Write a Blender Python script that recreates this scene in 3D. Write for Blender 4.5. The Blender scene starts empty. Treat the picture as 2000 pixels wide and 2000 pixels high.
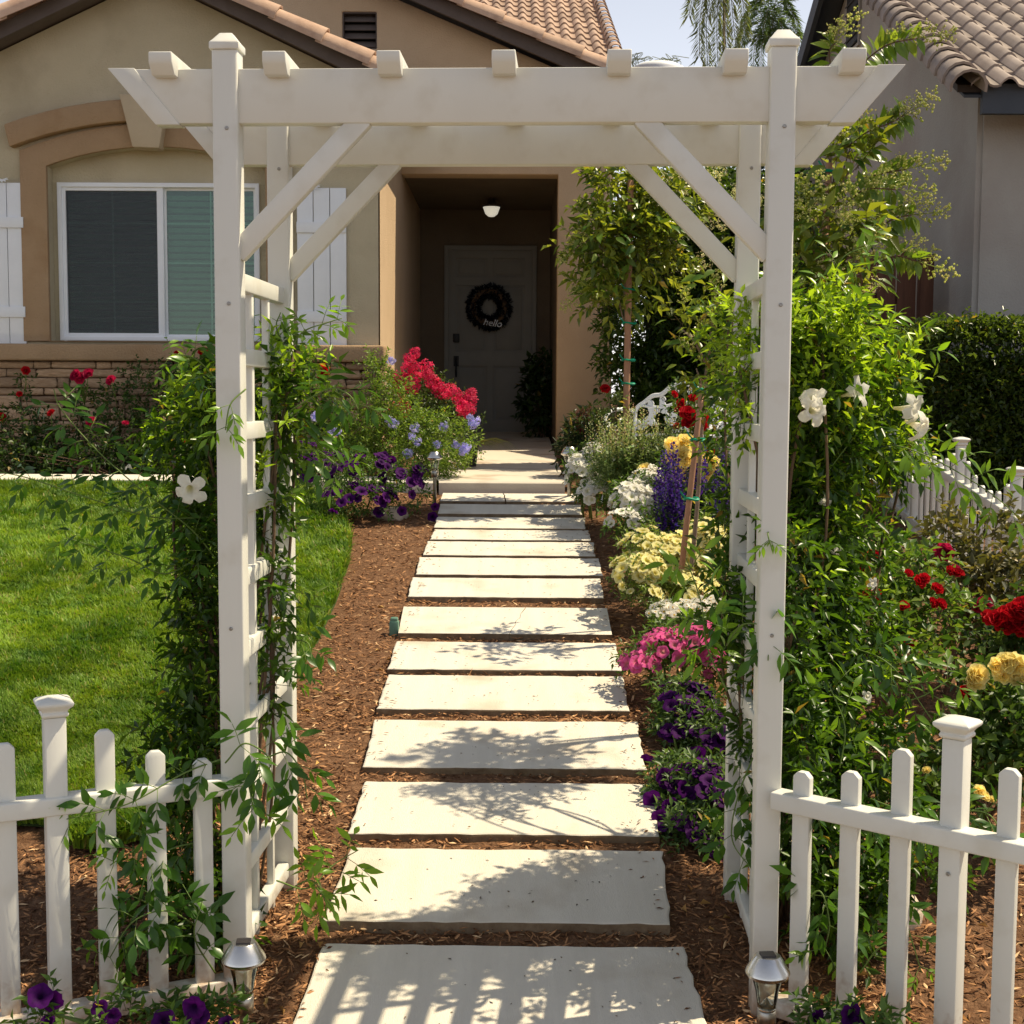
import bpy, bmesh, math, random
import numpy as np
from mathutils import Vector, Matrix
from math import pi, sin, cos, radians as R
rng = np.random.default_rng(11); random.seed(11)
S = bpy.context.scene; C = S.collection

# ------------------------------------------------------------------ camera, world, sun, exposure
F = 2680.0; CZ = 1.43; TH = math.atan(224 / F); ROLL = R(0.3)
CM = Matrix.Rotation(pi / 2 - TH, 3, 'X') @ Matrix.Rotation(ROLL, 3, 'Z')
cam = bpy.data.cameras.new('camera'); cam.sensor_width = 36; cam.lens = 36 * F / 2000
cam.clip_start = 0.05; cam.clip_end = 2000
co = bpy.data.objects.new('camera', cam); C.objects.link(co)
co.matrix_world = Matrix.Translation((0, 0, CZ)) @ CM.to_4x4()
S.camera = co
EL = R(58); AZ = math.atan2(0.972, 0.235)             # low sun, to the right and a little beyond the arbor
SUN = Vector((sin(AZ) * cos(EL), cos(AZ) * cos(EL), sin(EL)))
w = bpy.data.worlds.new('World'); S.world = w; w.use_nodes = True
wn = w.node_tree.nodes; bg = wn['Background']
sky = wn.new('ShaderNodeTexSky'); sky.sky_type = 'NISHITA'; sky.sun_disc = False
sky.sun_elevation = EL; sky.sun_rotation = AZ; sky.air_density = 1.0; sky.dust_density = 1.2; sky.ozone_density = 0.6
w.node_tree.links.new(sky.outputs[0], bg.inputs[0]); bg.inputs[1].default_value = 0.05
# even summer haze that pales the sky towards the horizon, the same all the way round
tc_ = wn.new('ShaderNodeTexCoord'); sp_ = wn.new('ShaderNodeSeparateXYZ'); w.node_tree.links.new(tc_.outputs['Generated'], sp_.inputs[0])
ab_ = wn.new('ShaderNodeMath'); ab_.operation = 'ABSOLUTE'; w.node_tree.links.new(sp_.outputs['Z'], ab_.inputs[0])
mu_ = wn.new('ShaderNodeMath'); mu_.operation = 'MULTIPLY'; mu_.inputs[1].default_value = -2.4; w.node_tree.links.new(ab_.outputs[0], mu_.inputs[0])
ex_ = wn.new('ShaderNodeMath'); ex_.operation = 'EXPONENT'; w.node_tree.links.new(mu_.outputs[0], ex_.inputs[0])
bg2 = wn.new('ShaderNodeBackground'); bg2.inputs[0].default_value = (.99, .96, .97, 1)
sc_ = wn.new('ShaderNodeMath'); sc_.operation = 'MULTIPLY'; sc_.inputs[1].default_value = 0.80; w.node_tree.links.new(ex_.outputs[0], sc_.inputs[0]); w.node_tree.links.new(sc_.outputs[0], bg2.inputs[1])
ad_ = wn.new('ShaderNodeAddShader'); w.node_tree.links.new(bg.outputs[0], ad_.inputs[0]); w.node_tree.links.new(bg2.outputs[0], ad_.inputs[1]); w.node_tree.links.new(ad_.outputs[0], wn['World Output'].inputs[0])
sl = bpy.data.lights.new('sun', 'SUN'); sl.energy = 5.0; sl.angle = R(0.5); sl.color = (1.0, 0.86, 0.62)
so = bpy.data.objects.new('sun', sl); C.objects.link(so); so.location = (10, 5, 20)
so.rotation_euler = SUN.to_track_quat('Z', 'Y').to_euler()
S.view_settings.view_transform = 'Standard'; S.view_settings.look = 'None'
S.view_settings.exposure = 0.42; S.view_settings.gamma = 1.0
S.render.resolution_x = S.render.resolution_y = 1024

# ------------------------------------------------------------------ layout helpers
def P(px, py, d):
    v = CM @ Vector(((px - 1000) / F, (1000 - py) / F, -1)); t = d / v.y
    return Vector((v.x * t, d, CZ + v.z * t))
GD = [-500, -8, -7.9, 2.50, 2.51, 3.15, 9.4, 10.0, 11.0, 13, 500]
GZ = [-.25, -.25, -.12, -.07, -.025, -.025, .775, .78, .84, .90, .95]
def gz(d): return float(np.interp(d, GD, GZ))
def G(px, py):
    a, b = 2.4, 30
    for _ in range(40):
        m = (a + b) / 2
        if P(px, py, m).z > gz(m): a = m
        else: b = m
    return P(px, py, a)
W = {}
def newobj(name, data, parent=None, mw=None, local=None):
    o = bpy.data.objects.new(name, data); C.objects.link(o)
    if parent is not None:
        o.parent = parent; pm = W[parent.name]
        if local is not None: o.matrix_basis = local; W[o.name] = pm @ local
        else:
            mw = mw or Matrix(); o.matrix_basis = pm.inverted() @ mw; W[o.name] = mw
    else:
        mw = mw or Matrix(); o.matrix_basis = mw; W[o.name] = mw
    return o
def T(v): return Matrix.Translation(Vector(v))
def thing(name, label, cat, loc=(0, 0, 0), rotz=0, group=None):
    o = newobj(name, None, mw=T(loc) @ Matrix.Rotation(rotz, 4, 'Z')); o.empty_display_size = .1
    o['label'] = label; o['category'] = cat
    if group: o['group'] = group
    return o
def tag(o, label, cat, group=None):
    o['label'] = label; o['category'] = cat
    if group: o['group'] = group
    return o
def struct(o): o['kind'] = 'structure'; return o
def stuff(o): o['kind'] = 'stuff'; return o

class MB:
    def __init__(s): s.v = []; s.f = []; s.c = []
    def add(s, V, Fc, col=None):
        b = len(s.v); s.v += [tuple(p) for p in V]; s.f += [tuple(i + b for i in f) for f in Fc]
        if col is not None: s.c += [tuple(col)] * len(V) if np.ndim(col) == 1 else [tuple(c) for c in col]
        return s
    def box(s, c, sz, rot=None):
        x, y, z = [k / 2 for k in sz]
        V = [Vector(p) for p in ((-x,-y,-z),(x,-y,-z),(x,y,-z),(-x,y,-z),(-x,-y,z),(x,-y,z),(x,y,z),(-x,y,z))]
        if rot is not None: V = [rot @ p for p in V]
        return s.add([p + Vector(c) for p in V], [(0,3,2,1),(4,5,6,7),(0,1,5,4),(1,2,6,5),(2,3,7,6),(3,0,4,7)])
    def tube(s, pts, r, n=6, col=None):
        pts = [Vector(p) for p in pts]; k = len(pts); V = []; Fc = []
        rr = r if hasattr(r, '__len__') else [r] * k
        up = Vector((.13, .31, .94))
        for i, p in enumerate(pts):
            t = (pts[min(i+1, k-1)] - pts[max(i-1, 0)])
            t = t.normalized() if t.length > 1e-9 else Vector((0, 0, 1))
            u = t.cross(up)
            if u.length < .05: u = t.cross(Vector((1, 0, 0)))
            u.normalize(); q = t.cross(u)
            for j in range(n):
                a = 2 * pi * j / n; V.append(p + (u * cos(a) + q * sin(a)) * rr[i])
        for i in range(k - 1):
            for j in range(n):
                j2 = (j + 1) % n; Fc.append((i*n+j, i*n+j2, (i+1)*n+j2, (i+1)*n+j))
        Fc.append(tuple(range(n))[::-1]); Fc.append(tuple(range((k-1)*n, k*n)))
        return s.add(V, Fc, col)
    def lathe(s, prof, n=24, c=(0, 0, 0)):
        V = []; Fc = []; k = len(prof)
        for r, z in prof:
            for j in range(n):
                a = 2*pi*j/n; V.append((c[0]+r*cos(a), c[1]+r*sin(a), c[2]+z))
        for i in range(k-1):
            for j in range(n):
                j2 = (j+1) % n; Fc.append((i*n+j, i*n+j2, (i+1)*n+j2, (i+1)*n+j))
        Fc.append(tuple(range(n))[::-1]); Fc.append(tuple(range((k-1)*n, k*n)))
        return s.add(V, Fc)
    def mesh(s, name, mat, smooth=False):
        me = bpy.data.meshes.new(name); me.from_pydata(s.v, [], s.f)
        if s.c:
            a = me.color_attributes.new('Col', 'FLOAT_COLOR', 'POINT')
            a.data.foreach_set('color', np.hstack([np.array(s.c, 'f'), np.ones((len(s.c), 1), 'f')]).ravel())
        if smooth: me.shade_smooth()
        me.materials.append(mat); return me
def bevel_mesh(me, w, seg=2, ang=30):
    bm = bmesh.new(); bm.from_mesh(me)
    bmesh.ops.recalc_face_normals(bm, faces=bm.faces)
    ed = [e for e in bm.edges if len(e.link_faces) == 2 and e.calc_face_angle(0) > R(ang)]
    bmesh.ops.bevel(bm, geom=ed, offset=w, segments=seg, affect='EDGES', profile=.5, clamp_overlap=True)
    for f in bm.faces: f.smooth = True
    bm.to_mesh(me); bm.free()
    me.set_sharp_from_angle(angle=R(35)); return me
BC = {}
def bx(sx, sy, sz, mat, bev=.004, seg=2, name='box'):
    k = (round(sx, 4), round(sy, 4), round(sz, 4), mat.name, bev, seg)
    if k not in BC:
        me = MB().box((0, 0, 0), (sx, sy, sz)).mesh(name, mat)
        BC[k] = bevel_mesh(me, bev, seg) if bev else me
    return BC[k]
def plate(outer, holes, y0, y1, mat, name='plate', bev=0):
    """outline(s) in x,z turned into a solid between y0 (front) and y1"""
    bm = bmesh.new(); es = []
    for loop in [outer] + holes:
        vs = [bm.verts.new((x, y0, z)) for x, z in loop]
        es += [bm.edges.new((vs[i], vs[(i+1) % len(vs)])) for i in range(len(vs))]
    r = bmesh.ops.triangle_fill(bm, edges=es, use_beauty=True, use_dissolve=False)
    fs = [f for f in r['geom'] if isinstance(f, bmesh.types.BMFace)]
    ex = bmesh.ops.extrude_face_region(bm, geom=fs)
    for v in ex['geom']:
        if isinstance(v, bmesh.types.BMVert): v.co.y = y1
    bmesh.ops.recalc_face_normals(bm, faces=bm.faces)
    me = bpy.data.meshes.new(name); bm.to_mesh(me); bm.free(); me.materials.append(mat)
    return bevel_mesh(me, bev, 2, 40) if bev else me

# ------------------------------------------------------------------ materials
def nt(name):
    m = bpy.data.materials.new(name); m.use_nodes = True; n = m.node_tree
    return m, n.nodes, n.links, n.nodes['Principled BSDF']
def M(name, c1, c2=None, scale=3, rough=.7, bump=0, bscale=60, spec=.3, rand=0, metal=0, stretch=(1, 1, 1), detail=5, dirt=None, obj=True, bdist=.01):
    m, N, L, b = nt(name); c2 = c2 or c1
    tc = N.new('ShaderNodeTexCoord') if obj else N.new('ShaderNodeNewGeometry')
    src = tc.outputs['Object'] if obj else tc.outputs['Position']
    mp = N.new('ShaderNodeMapping'); mp.inputs['Scale'].default_value = stretch; L.new(src, mp.inputs[0])
    if rand:
        oi = N.new('ShaderNodeObjectInfo'); vm = N.new('ShaderNodeVectorMath'); vm.operation = 'MULTIPLY_ADD'
        vm.inputs[1].default_value = (37, 17, 23); L.new(oi.outputs['Random'], vm.inputs[0]); L.new(src, vm.inputs[2]); L.new(vm.outputs[0], mp.inputs[0])
    no = N.new('ShaderNodeTexNoise'); no.inputs['Scale'].default_value = scale; no.inputs['Detail'].default_value = detail; no.inputs['Roughness'].default_value = .65
    L.new(mp.outputs[0], no.inputs['Vector'])
    cr = N.new('ShaderNodeValToRGB'); cr.color_ramp.elements[0].position = .32; cr.color_ramp.elements[1].position = .68
    cr.color_ramp.elements[0].color = (*c1, 1); cr.color_ramp.elements[1].color = (*c2, 1)
    L.new(no.outputs['Fac'], cr.inputs[0]); out = cr.outputs[0]
    if dirt:
        n2 = N.new('ShaderNodeTexNoise'); n2.inputs['Scale'].default_value = dirt[1]; n2.inputs['Detail'].default_value = 8; L.new(src, n2.inputs['Vector'])
        r2 = N.new('ShaderNodeValToRGB'); r2.color_ramp.elements[0].position = dirt[2]; r2.color_ramp.elements[1].position = dirt[3]
        L.new(n2.outputs['Fac'], r2.inputs[0])
        mx = N.new('ShaderNodeMix'); mx.data_type = 'RGBA'; L.new(r2.outputs[0], mx.inputs[0]); L.new(out, mx.inputs[6]); mx.inputs[7].default_value = (*dirt[0], 1); out = mx.outputs[2]
    if rand:
        mr = N.new('ShaderNodeMapRange'); mr.inputs[3].default_value = 1 - rand; mr.inputs[4].default_value = 1 + rand; L.new(oi.outputs['Random'], mr.inputs[0])
        hv = N.new('ShaderNodeHueSaturation'); L.new(out, hv.inputs['Color']); L.new(mr.outputs[0], hv.inputs['Value']); out = hv.outputs[0]
    L.new(out, b.inputs['Base Color']); b.inputs['Roughness'].default_value = rough
    b.inputs['Specular IOR Level'].default_value = spec; b.inputs['Metallic'].default_value = metal
    if bump:
        n3 = N.new('ShaderNodeTexNoise'); n3.inputs['Scale'].default_value = bscale; n3.inputs['Detail'].default_value = 6; n3.inputs['Roughness'].default_value = .6
        L.new(mp.outputs[0], n3.inputs['Vector'])
        bp = N.new('ShaderNodeBump'); bp.inputs['Strength'].default_value = bump; bp.inputs['Distance'].default_value = bdist
        L.new(n3.outputs['Fac'], bp.inputs['Height']); L.new(bp.outputs[0], b.inputs['Normal'])
    return m
def leafmat(name, trans=.45, rough=.42, spec=.4, tint=(1.25, 1.25, .55)):
    m, N, L, b = nt(name)
    a = N.new('ShaderNodeAttribute'); a.attribute_name = 'Col'
    oi = N.new('ShaderNodeObjectInfo'); mr = N.new('ShaderNodeMapRange'); mr.inputs[3].default_value = .8; mr.inputs[4].default_value = 1.2; L.new(oi.outputs['Random'], mr.inputs[0])
    hv = N.new('ShaderNodeHueSaturation'); L.new(a.outputs['Color'], hv.inputs['Color']); L.new(mr.outputs[0], hv.inputs['Value'])
    b.inputs['Roughness'].default_value = rough; b.inputs['Specular IOR Level'].default_value = spec; L.new(hv.outputs[0], b.inputs['Base Color'])
    tr = N.new('ShaderNodeBsdfTranslucent'); mx = N.new('ShaderNodeMix'); mx.data_type = 'RGBA'; mx.blend_type = 'MULTIPLY'; mx.inputs[0].default_value = 1
    L.new(hv.outputs[0], mx.inputs[6]); mx.inputs[7].default_value = (*tint, 1); L.new(mx.outputs[2], tr.inputs[0])
    ms = N.new('ShaderNodeMixShader'); ms.inputs[0].default_value = trans
    L.new(b.outputs[0], ms.inputs[1]); L.new(tr.outputs[0], ms.inputs[2]); L.new(ms.outputs[0], N['Material Output'].inputs[0])
    return m
vinyl = M('white_vinyl', (.645, .64, .58), (.71, .705, .64), 1.5, .42, .05, 140, .4, stretch=(1, 1, .25), dirt=((.56, .53, .44), 9, .54, .85), bdist=.004)
def splash(m):
    N, L = m.node_tree.nodes, m.node_tree.links; b = N['Principled BSDF']; old = b.inputs['Base Color'].links[0].from_socket
    g = N.new('ShaderNodeNewGeometry'); sp = N.new('ShaderNodeSeparateXYZ'); L.new(g.outputs['Position'], sp.inputs[0])
    no = N.new('ShaderNodeTexNoise'); no.inputs['Scale'].default_value = 30; no.inputs['Detail'].default_value = 7; L.new(g.outputs['Position'], no.inputs['Vector'])
    mr = N.new('ShaderNodeMapRange'); mr.inputs[1].default_value = .22; mr.inputs[2].default_value = -.03; mr.inputs[3].default_value = -.42; mr.inputs[4].default_value = .32; L.new(sp.outputs['Z'], mr.inputs[0])
    ad = N.new('ShaderNodeMath'); L.new(no.outputs['Fac'], ad.inputs[0]); L.new(mr.outputs[0], ad.inputs[1])
    cr = N.new('ShaderNodeValToRGB'); cr.color_ramp.elements[0].position = .42; cr.color_ramp.elements[1].position = .72; cr.color_ramp.elements[1].color = (.75, .75, .75, 1); L.new(ad.outputs[0], cr.inputs[0])
    mx = N.new('ShaderNodeMix'); mx.data_type = 'RGBA'; L.new(cr.outputs[0], mx.inputs[0]); L.new(old, mx.inputs[6]); mx.inputs[7].default_value = (.34, .22, .13, 1); L.new(mx.outputs[2], b.inputs['Base Color'])
splash(vinyl)
screwm = M('screw_steel', (.35, .34, .32), None, 5, .4, metal=1)
concrete = M('pale_concrete', (.66, .61, .51), (.74, .69, .585), 2.2, .85, .6, 120, .2, stretch=(6, .5, 1), dirt=((.52, .44, .33), 3.5, .55, .78), obj=False, bdist=.006)
slabside = M('shade_and_soil_concrete', (.13, .085, .05), (.26, .19, .12), 14, .95, .5, 60, .1, obj=False)  # brown slab sides: shade of the risers painted in, along with soil stain
porchc = M('porch_concrete', (.55, .49, .40), (.62, .56, .46), 2.0, .85, .25, 60, .2, dirt=((.38, .28, .2), 2.5, .55, .75), obj=False)
darkcrack = M('crack', (.05, .04, .03))
soil = M('mulch_soil', (.10, .048, .024), (.26, .145, .08), 38, .95, .9, 90, .1, detail=8, obj=False, bdist=.02)
sidewalk = M('sidewalk', (.24, .22, .19), (.30, .275, .24), 1.5, .9, .2, 80, .2, obj=False)
asphalt = M('asphalt', (.05, .05, .05), (.07, .07, .07), 8, .9, .3, 120, .2, obj=False)
stucco = M('tan_stucco', (.455, .395, .27), (.525, .46, .325), 1.3, .92, .9, 70, .15, dirt=((.39, .33, .225), 2.2, .5, .8), obj=False)
stucco2 = M('orange_stucco', (.50, .365, .235), (.565, .42, .275), 1.3, .92, .9, 70, .15, obj=False)
trimst = M('brown_stucco_trim', (.335, .225, .13), (.395, .27, .16), 2, .92, .95, 60, .15, dirt=((.30, .18, .09), 3, .52, .8), obj=False)
keyst = M('cream_stucco', (.46, .37, .25), (.52, .43, .30), 3, .92, .6, 60, .15, obj=False)
stonem = M('ledge_stone', (.37, .235, .135), (.58, .405, .26), 5, .9, .7, 28, .15, rand=.36, bdist=.02)
mortar = M('mortar', (.10, .06, .04), (.16, .10, .06), 10, .95, .5, 60, .1)
whitep = M('white_paint', (.74, .76, .78), (.80, .82, .84), 3, .6, .08, 60, .3)
fascia = M('fascia_brown', (.10, .08, .072), (.13, .105, .095), 4, .75, .1, 40, .2)
terra = M('terracotta', (.45, .295, .205), (.57, .40, .29), 4, .85, .2, 60, .2, rand=.15, dirt=((.33, .2, .14), 6, .52, .8))
terra2 = M('roof_tile', (.33, .225, .165), (.44, .315, .24), 5, .85, .2, 60, .2, rand=.2)
terra3 = M('grey_roof_tile', (.25, .205, .175), (.34, .285, .25), 5, .85, .2, 60, .2, rand=.15)
underl = M('underlay', (.05, .04, .035))
nstuc = M('grey_stucco', (.345, .325, .295), (.405, .385, .35), .8, .92, .5, 60, .15, dirt=((.31, .275, .245), 1.4, .45, .75), obj=False)
ndark = M('blue_grey_fascia', (.045, .055, .07), (.06, .07, .085), 3, .7, .1, 40)
metalw = M('white_cast_metal', (.70, .72, .73), (.76, .78, .79), 6, .5, .05, 60)
steel = M('brushed_steel', (.62, .60, .56), (.70, .68, .64), 9, .27, .03, 90, metal=1)
dsteel = M('steel_pole', (.42, .40, .36), None, 9, .38, metal=1)
solar = M('solar_cell', (.012, .010, .012), (.03, .022, .02), 40, .25, spec=.6)
woodst = M('stake_wood', (.30, .15, .085), (.44, .25, .15), 9, .75, .3, 50, stretch=(1, 1, .15))
barkm = M('bark', (.17, .12, .08), (.28, .21, .15), 12, .9, .7, 50, bdist=.01)
greentape = M('green_tape', (.0, .20, .11), (.0, .30, .17), 20, .45)
stemg = M('green_stem', (.10, .17, .03), (.15, .22, .05), 12, .6)
stemb = M('brown_stem', (.10, .06, .035), (.17, .11, .06), 12, .8)
fencew = M('dark_fence_wood', (.085, .035, .020), (.15, .065, .035), 6, .8, .4, 40, stretch=(3, 3, .3), rand=.2)
rockm = M('pale_rock', (.45, .36, .26), (.62, .52, .40), 7, .9, .7, 25, bdist=.02)
plasticg = M('green_plastic', (.10, .20, .15), None, 8, .5)
blackp = M('black_plastic', (.015, .015, .016), None, 8, .5)
doorm = M('door_paint', (.20, .195, .175), (.23, .225, .20), 3, .6)
entryshade = M('shaded_entry_stucco', (.13, .10, .07), (.165, .13, .09), 1.5, .92, .5, 75, .15, obj=False)  # darker copy of the house stucco, recess shade put into its colour
darkin = M('dark_interior', (.02, .022, .025))
blind = M('blind_slat', (.40, .45, .41), (.46, .51, .47), 3, .5)
wreathm = leafmat('wreath_leaf', .05, .6, .2)
leafm = leafmat('leaf', .42)
leafg = leafmat('glossy_leaf', .50, .30, .42, (1.6, 1.5, .5))
grassm = leafmat('grass_blade', .40, .5, .3, (1.3, 1.2, .5))
petalm = leafmat('petal', .48, .65, .15, (1.08, 1.04, 1.02))
chipm = leafmat('bark_chip', 0, .85, .15)
litm, N_, L_, b_ = nt('lamp_glass'); b_.inputs['Base Color'].default_value = (.85, .82, .75, 1); b_.inputs['Emission Color'].default_value = (1, .93, .75, 1); b_.inputs['Emission Strength'].default_value = .38
def glassmat(name, tint, refl, rough=0.02):
    m, N, L, b = nt(name); t = N.new('ShaderNodeBsdfTransparent'); t.inputs[0].default_value = (*tint, 1)
    g = N.new('ShaderNodeBsdfGlossy'); g.inputs['Roughness'].default_value = rough; g.inputs[0].default_value = (.9, 1, .97, 1)
    fr = N.new('ShaderNodeLayerWeight'); fr.inputs[0].default_value = .3; ad = N.new('ShaderNodeMath'); ad.operation = 'ADD'; ad.inputs[1].default_value = refl; L.new(fr.outputs['Fresnel'], ad.inputs[0])
    x = N.new('ShaderNodeMixShader'); L.new(ad.outputs[0], x.inputs[0]); L.new(t.outputs[0], x.inputs[1]); L.new(g.outputs[0], x.inputs[2]); L.new(x.outputs[0], N['Material Output'].inputs[0]); return m
winglass = glassmat('window_glass', (.58, .74, .66), .03)
lampglass = glassmat('lamp_glass_clear', (.90, .90, .84), .10)
screenm, N_, L_, b_ = nt('insect_screen'); b_.inputs['Base Color'].default_value = (.045, .05, .062, 1); b_.inputs['Roughness'].default_value = .6; b_.inputs['Alpha'].default_value = .42

# ------------------------------------------------------------------ ground, road, walks
def sheet(name, xs, ds, mat, off=0., jit=0.):
    m = MB(); nx = len(xs)
    V = [(x, d, gz(d) + off + (random.uniform(-jit, jit) if jit and 2.7 < d < 10 and abs(x) < 4 else 0)) for d in ds for x in xs]
    Fc = [(j*nx+i, j*nx+i+1, (j+1)*nx+i+1, (j+1)*nx+i) for j in range(len(ds)-1) for i in range(nx-1)]
    return newobj(name, m.add(V, Fc).mesh(name, mat, True))
gx = [-500, -60, -15, -6] + list(np.arange(-4, 4.41, .12)) + [6, 15, 60, 500]
gd = [-500, -60, -8, -7.9, -3, 0, 2.5, 2.51] + list(np.arange(2.7, 10.0, .12)) + [10, 10.5, 11, 12, 13, 20, 40, 100, 500]
struct(sheet('ground', gx, gd, soil, 0, .007))
m = MB(); m.box((0, 1.3, -.16), (60, 2.4, .2)); struct(newobj('sidewalk', m.mesh('sidewalk', sidewalk)))
m = MB(); m.add([(-200, -7.9, -.115), (200, -7.9, -.115), (200, -.9, -.10), (-200, -.9, -.10)], [(0, 1, 2, 3)]); struct(newobj('road', m.mesh('road', asphalt)))

# garden path: sloping row of concrete slabs, each a piece of its own
path = struct(newobj('garden_path', None, mw=T((-.02, 3.1, 0)))); path.empty_display_size = .1
SL = [(2.72, 3.41, 565, 1330, 600, 1305), (3.51, 3.95, 600, 1282, 655, 1262), (4.04, 4.44, 650, 1255, 683, 1240), (4.55, 5.01, 680, 1228, 703, 1210),
      (5.11, 5.52, 707, 1195, 730, 1180), (5.58, 5.97, 728, 1180, 746, 1165), (6.07, 6.51, 750, 1158, 760, 1148), (6.67, 7.05, 768, 1143, 775, 1135),
      (7.09, 7.47, 783, 1140, 790, 1132), (7.51, 7.85, 797, 1125, 805, 1122), (7.88, 8.15, 810, 1117, 817, 1112), (8.19, 8.51, 818, 1107, 822, 1105),
      (8.59, 8.9, 825, 1100, 830, 1097), (9.0, 9.28, 830, 1093, 835, 1090)]
def sz(d): return .128 * (d - 3.15)
def slab_poly(pts, jt):
    """jittered outline of one slab piece -> rounded-edge solid"""
    out = []
    n = len(pts)
    for i in range(n):
        a, b = Vector(pts[i]), Vector(pts[(i+1) % n]); k = max(2, int((b-a).length / .045))
        for j in range(k):
            p = a.lerp(b, j / k); nn = Vector((b-a).yx) * Vector((1, -1)) if False else Vector(((b-a).y, -(b-a).x)).normalized()
            out.append(p + nn * random.uniform(-jt, jt*.25))
    return out
for i, (d0, d1, l0, r0, l1, r1) in enumerate(SL):
    k = 1.0352
    x = lambda q, d: (q * k - 1000) / F * d
    if i == 0: xl0, xr0 = -.52, .475
    else: xl0, xr0 = x(l0, d0), x(r0, d0)
    xl1, xr1 = x(l1, d1), x(r1, d1)
    yw = -.006
    A, B, Cc, D = (xl0, d0 + .004), (xr0, d0 - .004), (xr1, d1 - .004), (xl1, d1 + .004)
    pieces = [[A, B, Cc, D]]
    crack = {6: (.52, .60), 13: (.47, .45)}.get(i)
    if crack:
        f0, f1 = crack; p0 = Vector(A).lerp(Vector(B), f0); p1 = Vector(D).lerp(Vector(Cc), f1)
        mid = [p0.lerp(p1, t) + Vector((random.uniform(-.006, .006), 0)) for t in (.15, .3, .45, .6, .75, .9)]
        g = Vector((.0006 if i < 10 else .0035, 0)); ln = [p0] + mid + [p1]
        pieces = [[A] + [tuple(q - g) for q in ln] + [D], [tuple(q + g) for q in ln[::-1]][::-1] and [tuple(q + g) for q in ln][:1] + [B, Cc] + [tuple(q + g) for q in ln[::-1]][:-1]]
    mb = MB(); dm = (d0 + d1) / 2; cx = (xl0 + xr0 + xl1 + xr1) / 4; rz = random.uniform(-.004, .004)
    for pc in pieces:
        o = slab_poly(pc, .0012 if crack else .0065); n = len(o); cen = sum(o, Vector((0, 0))) / n
        zt = lambda p: sz(dm) + .118 * (p.y - dm) + rz
        V = []
        for ins, dz in (((.0008, 0), (.0002, -.0006), (0, -.002), (0, -.12)) if crack else ((.007, 0), (.0015, -.0025), (0, -.008), (0, -.12))):
            for p in o:
                q = p + (cen - p).normalized() * ins
                V.append((q.x - cx, q.y - dm, zt(q) + dz))
        Fc = [tuple(range(n))] + [(a*n+j, (a+1)*n+j, (a+1)*n+(j+1) % n, a*n+(j+1) % n) for a in range(3) for j in range(n)]
        mb.add(V, Fc)
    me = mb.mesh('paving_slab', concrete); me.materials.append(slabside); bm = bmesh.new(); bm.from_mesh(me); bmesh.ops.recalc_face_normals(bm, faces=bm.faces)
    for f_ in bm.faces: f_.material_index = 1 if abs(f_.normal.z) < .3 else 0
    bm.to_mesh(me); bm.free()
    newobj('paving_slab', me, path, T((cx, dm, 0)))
# porch walk (entry) with front step, and the narrow walk running left behind the lawn
m = MB()
zp = [(9.36, .855), (13.5, .925), (16.3, 1.03)]
fx = [(-.50, .36), (-1.0, .40), (-1.07, .41)]
V = []; 
for (d, z), (a, b) in zip(zp, fx): V += [(a, d, z), (b, d, z)]
V += [(-.50, 9.345, .845), (.36, 9.345, .845), (-.50, 9.34, .70), (.36, 9.34, .70)]
m.add(V, [(0, 1, 3, 2), (2, 3, 5, 4), (6, 7, 1, 0), (8, 9, 7, 6)])
m.add([(.36, 9.34, .6), (.36, 9.36, .855), (.40, 13.5, .925), (.40, 13.5, .7)], [(0, 1, 2, 3)])
struct(newobj('entry_walk', m.mesh('entry_walk', porchc)))
m = MB(); V = []
for x, d in ((-7, 9.50), (-2.2, 9.52), (-1.2, 9.50), (-.85, 9.45), (-.53, 9.36)):
    V += [(x, d, gz(d) - .1), (x, d, .842), (x, d + .02, .852), (x, d + .42, .858)]
m.add(V, [(i*4+j, i*4+4+j, i*4+5+j, i*4+1+j) for i in range(4) for j in range(3)])
struct(newobj('garden_walk', m.mesh('garden_walk', concrete)))

# ------------------------------------------------------------------ point clouds of leaves / blades / chips
def cloud(name, V, tri, col, mat, parent=None, base=(0, 0, 0)):
    V = np.asarray(V, 'f').reshape(-1, 3) - np.array(base, 'f'); tri = np.asarray(tri, np.int32).reshape(-1, 3)
    me = bpy.data.meshes.new(name); me.vertices.add(len(V)); me.vertices.foreach_set('co', V.ravel())
    me.loops.add(tri.size); me.loops.foreach_set('vertex_index', tri.ravel())
    me.polygons.add(len(tri)); me.polygons.foreach_set('loop_start', np.arange(0, tri.size, 3, dtype=np.int32))
    me.update(calc_edges=True)
    a = me.color_attributes.new('Col', 'FLOAT_COLOR', 'POINT')
    a.data.foreach_set('color', np.hstack([np.clip(np.asarray(col, 'f').reshape(-1, 3), 0, 1), np.ones((len(V), 1), 'f')]).ravel())
    me.materials.append(mat)
    o = newobj(name, me, parent, T(base)); o['kind'] = 'stuff'; return o
def nrm(a): return a / np.maximum(np.linalg.norm(a, axis=-1, keepdims=True), 1e-9)
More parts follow.
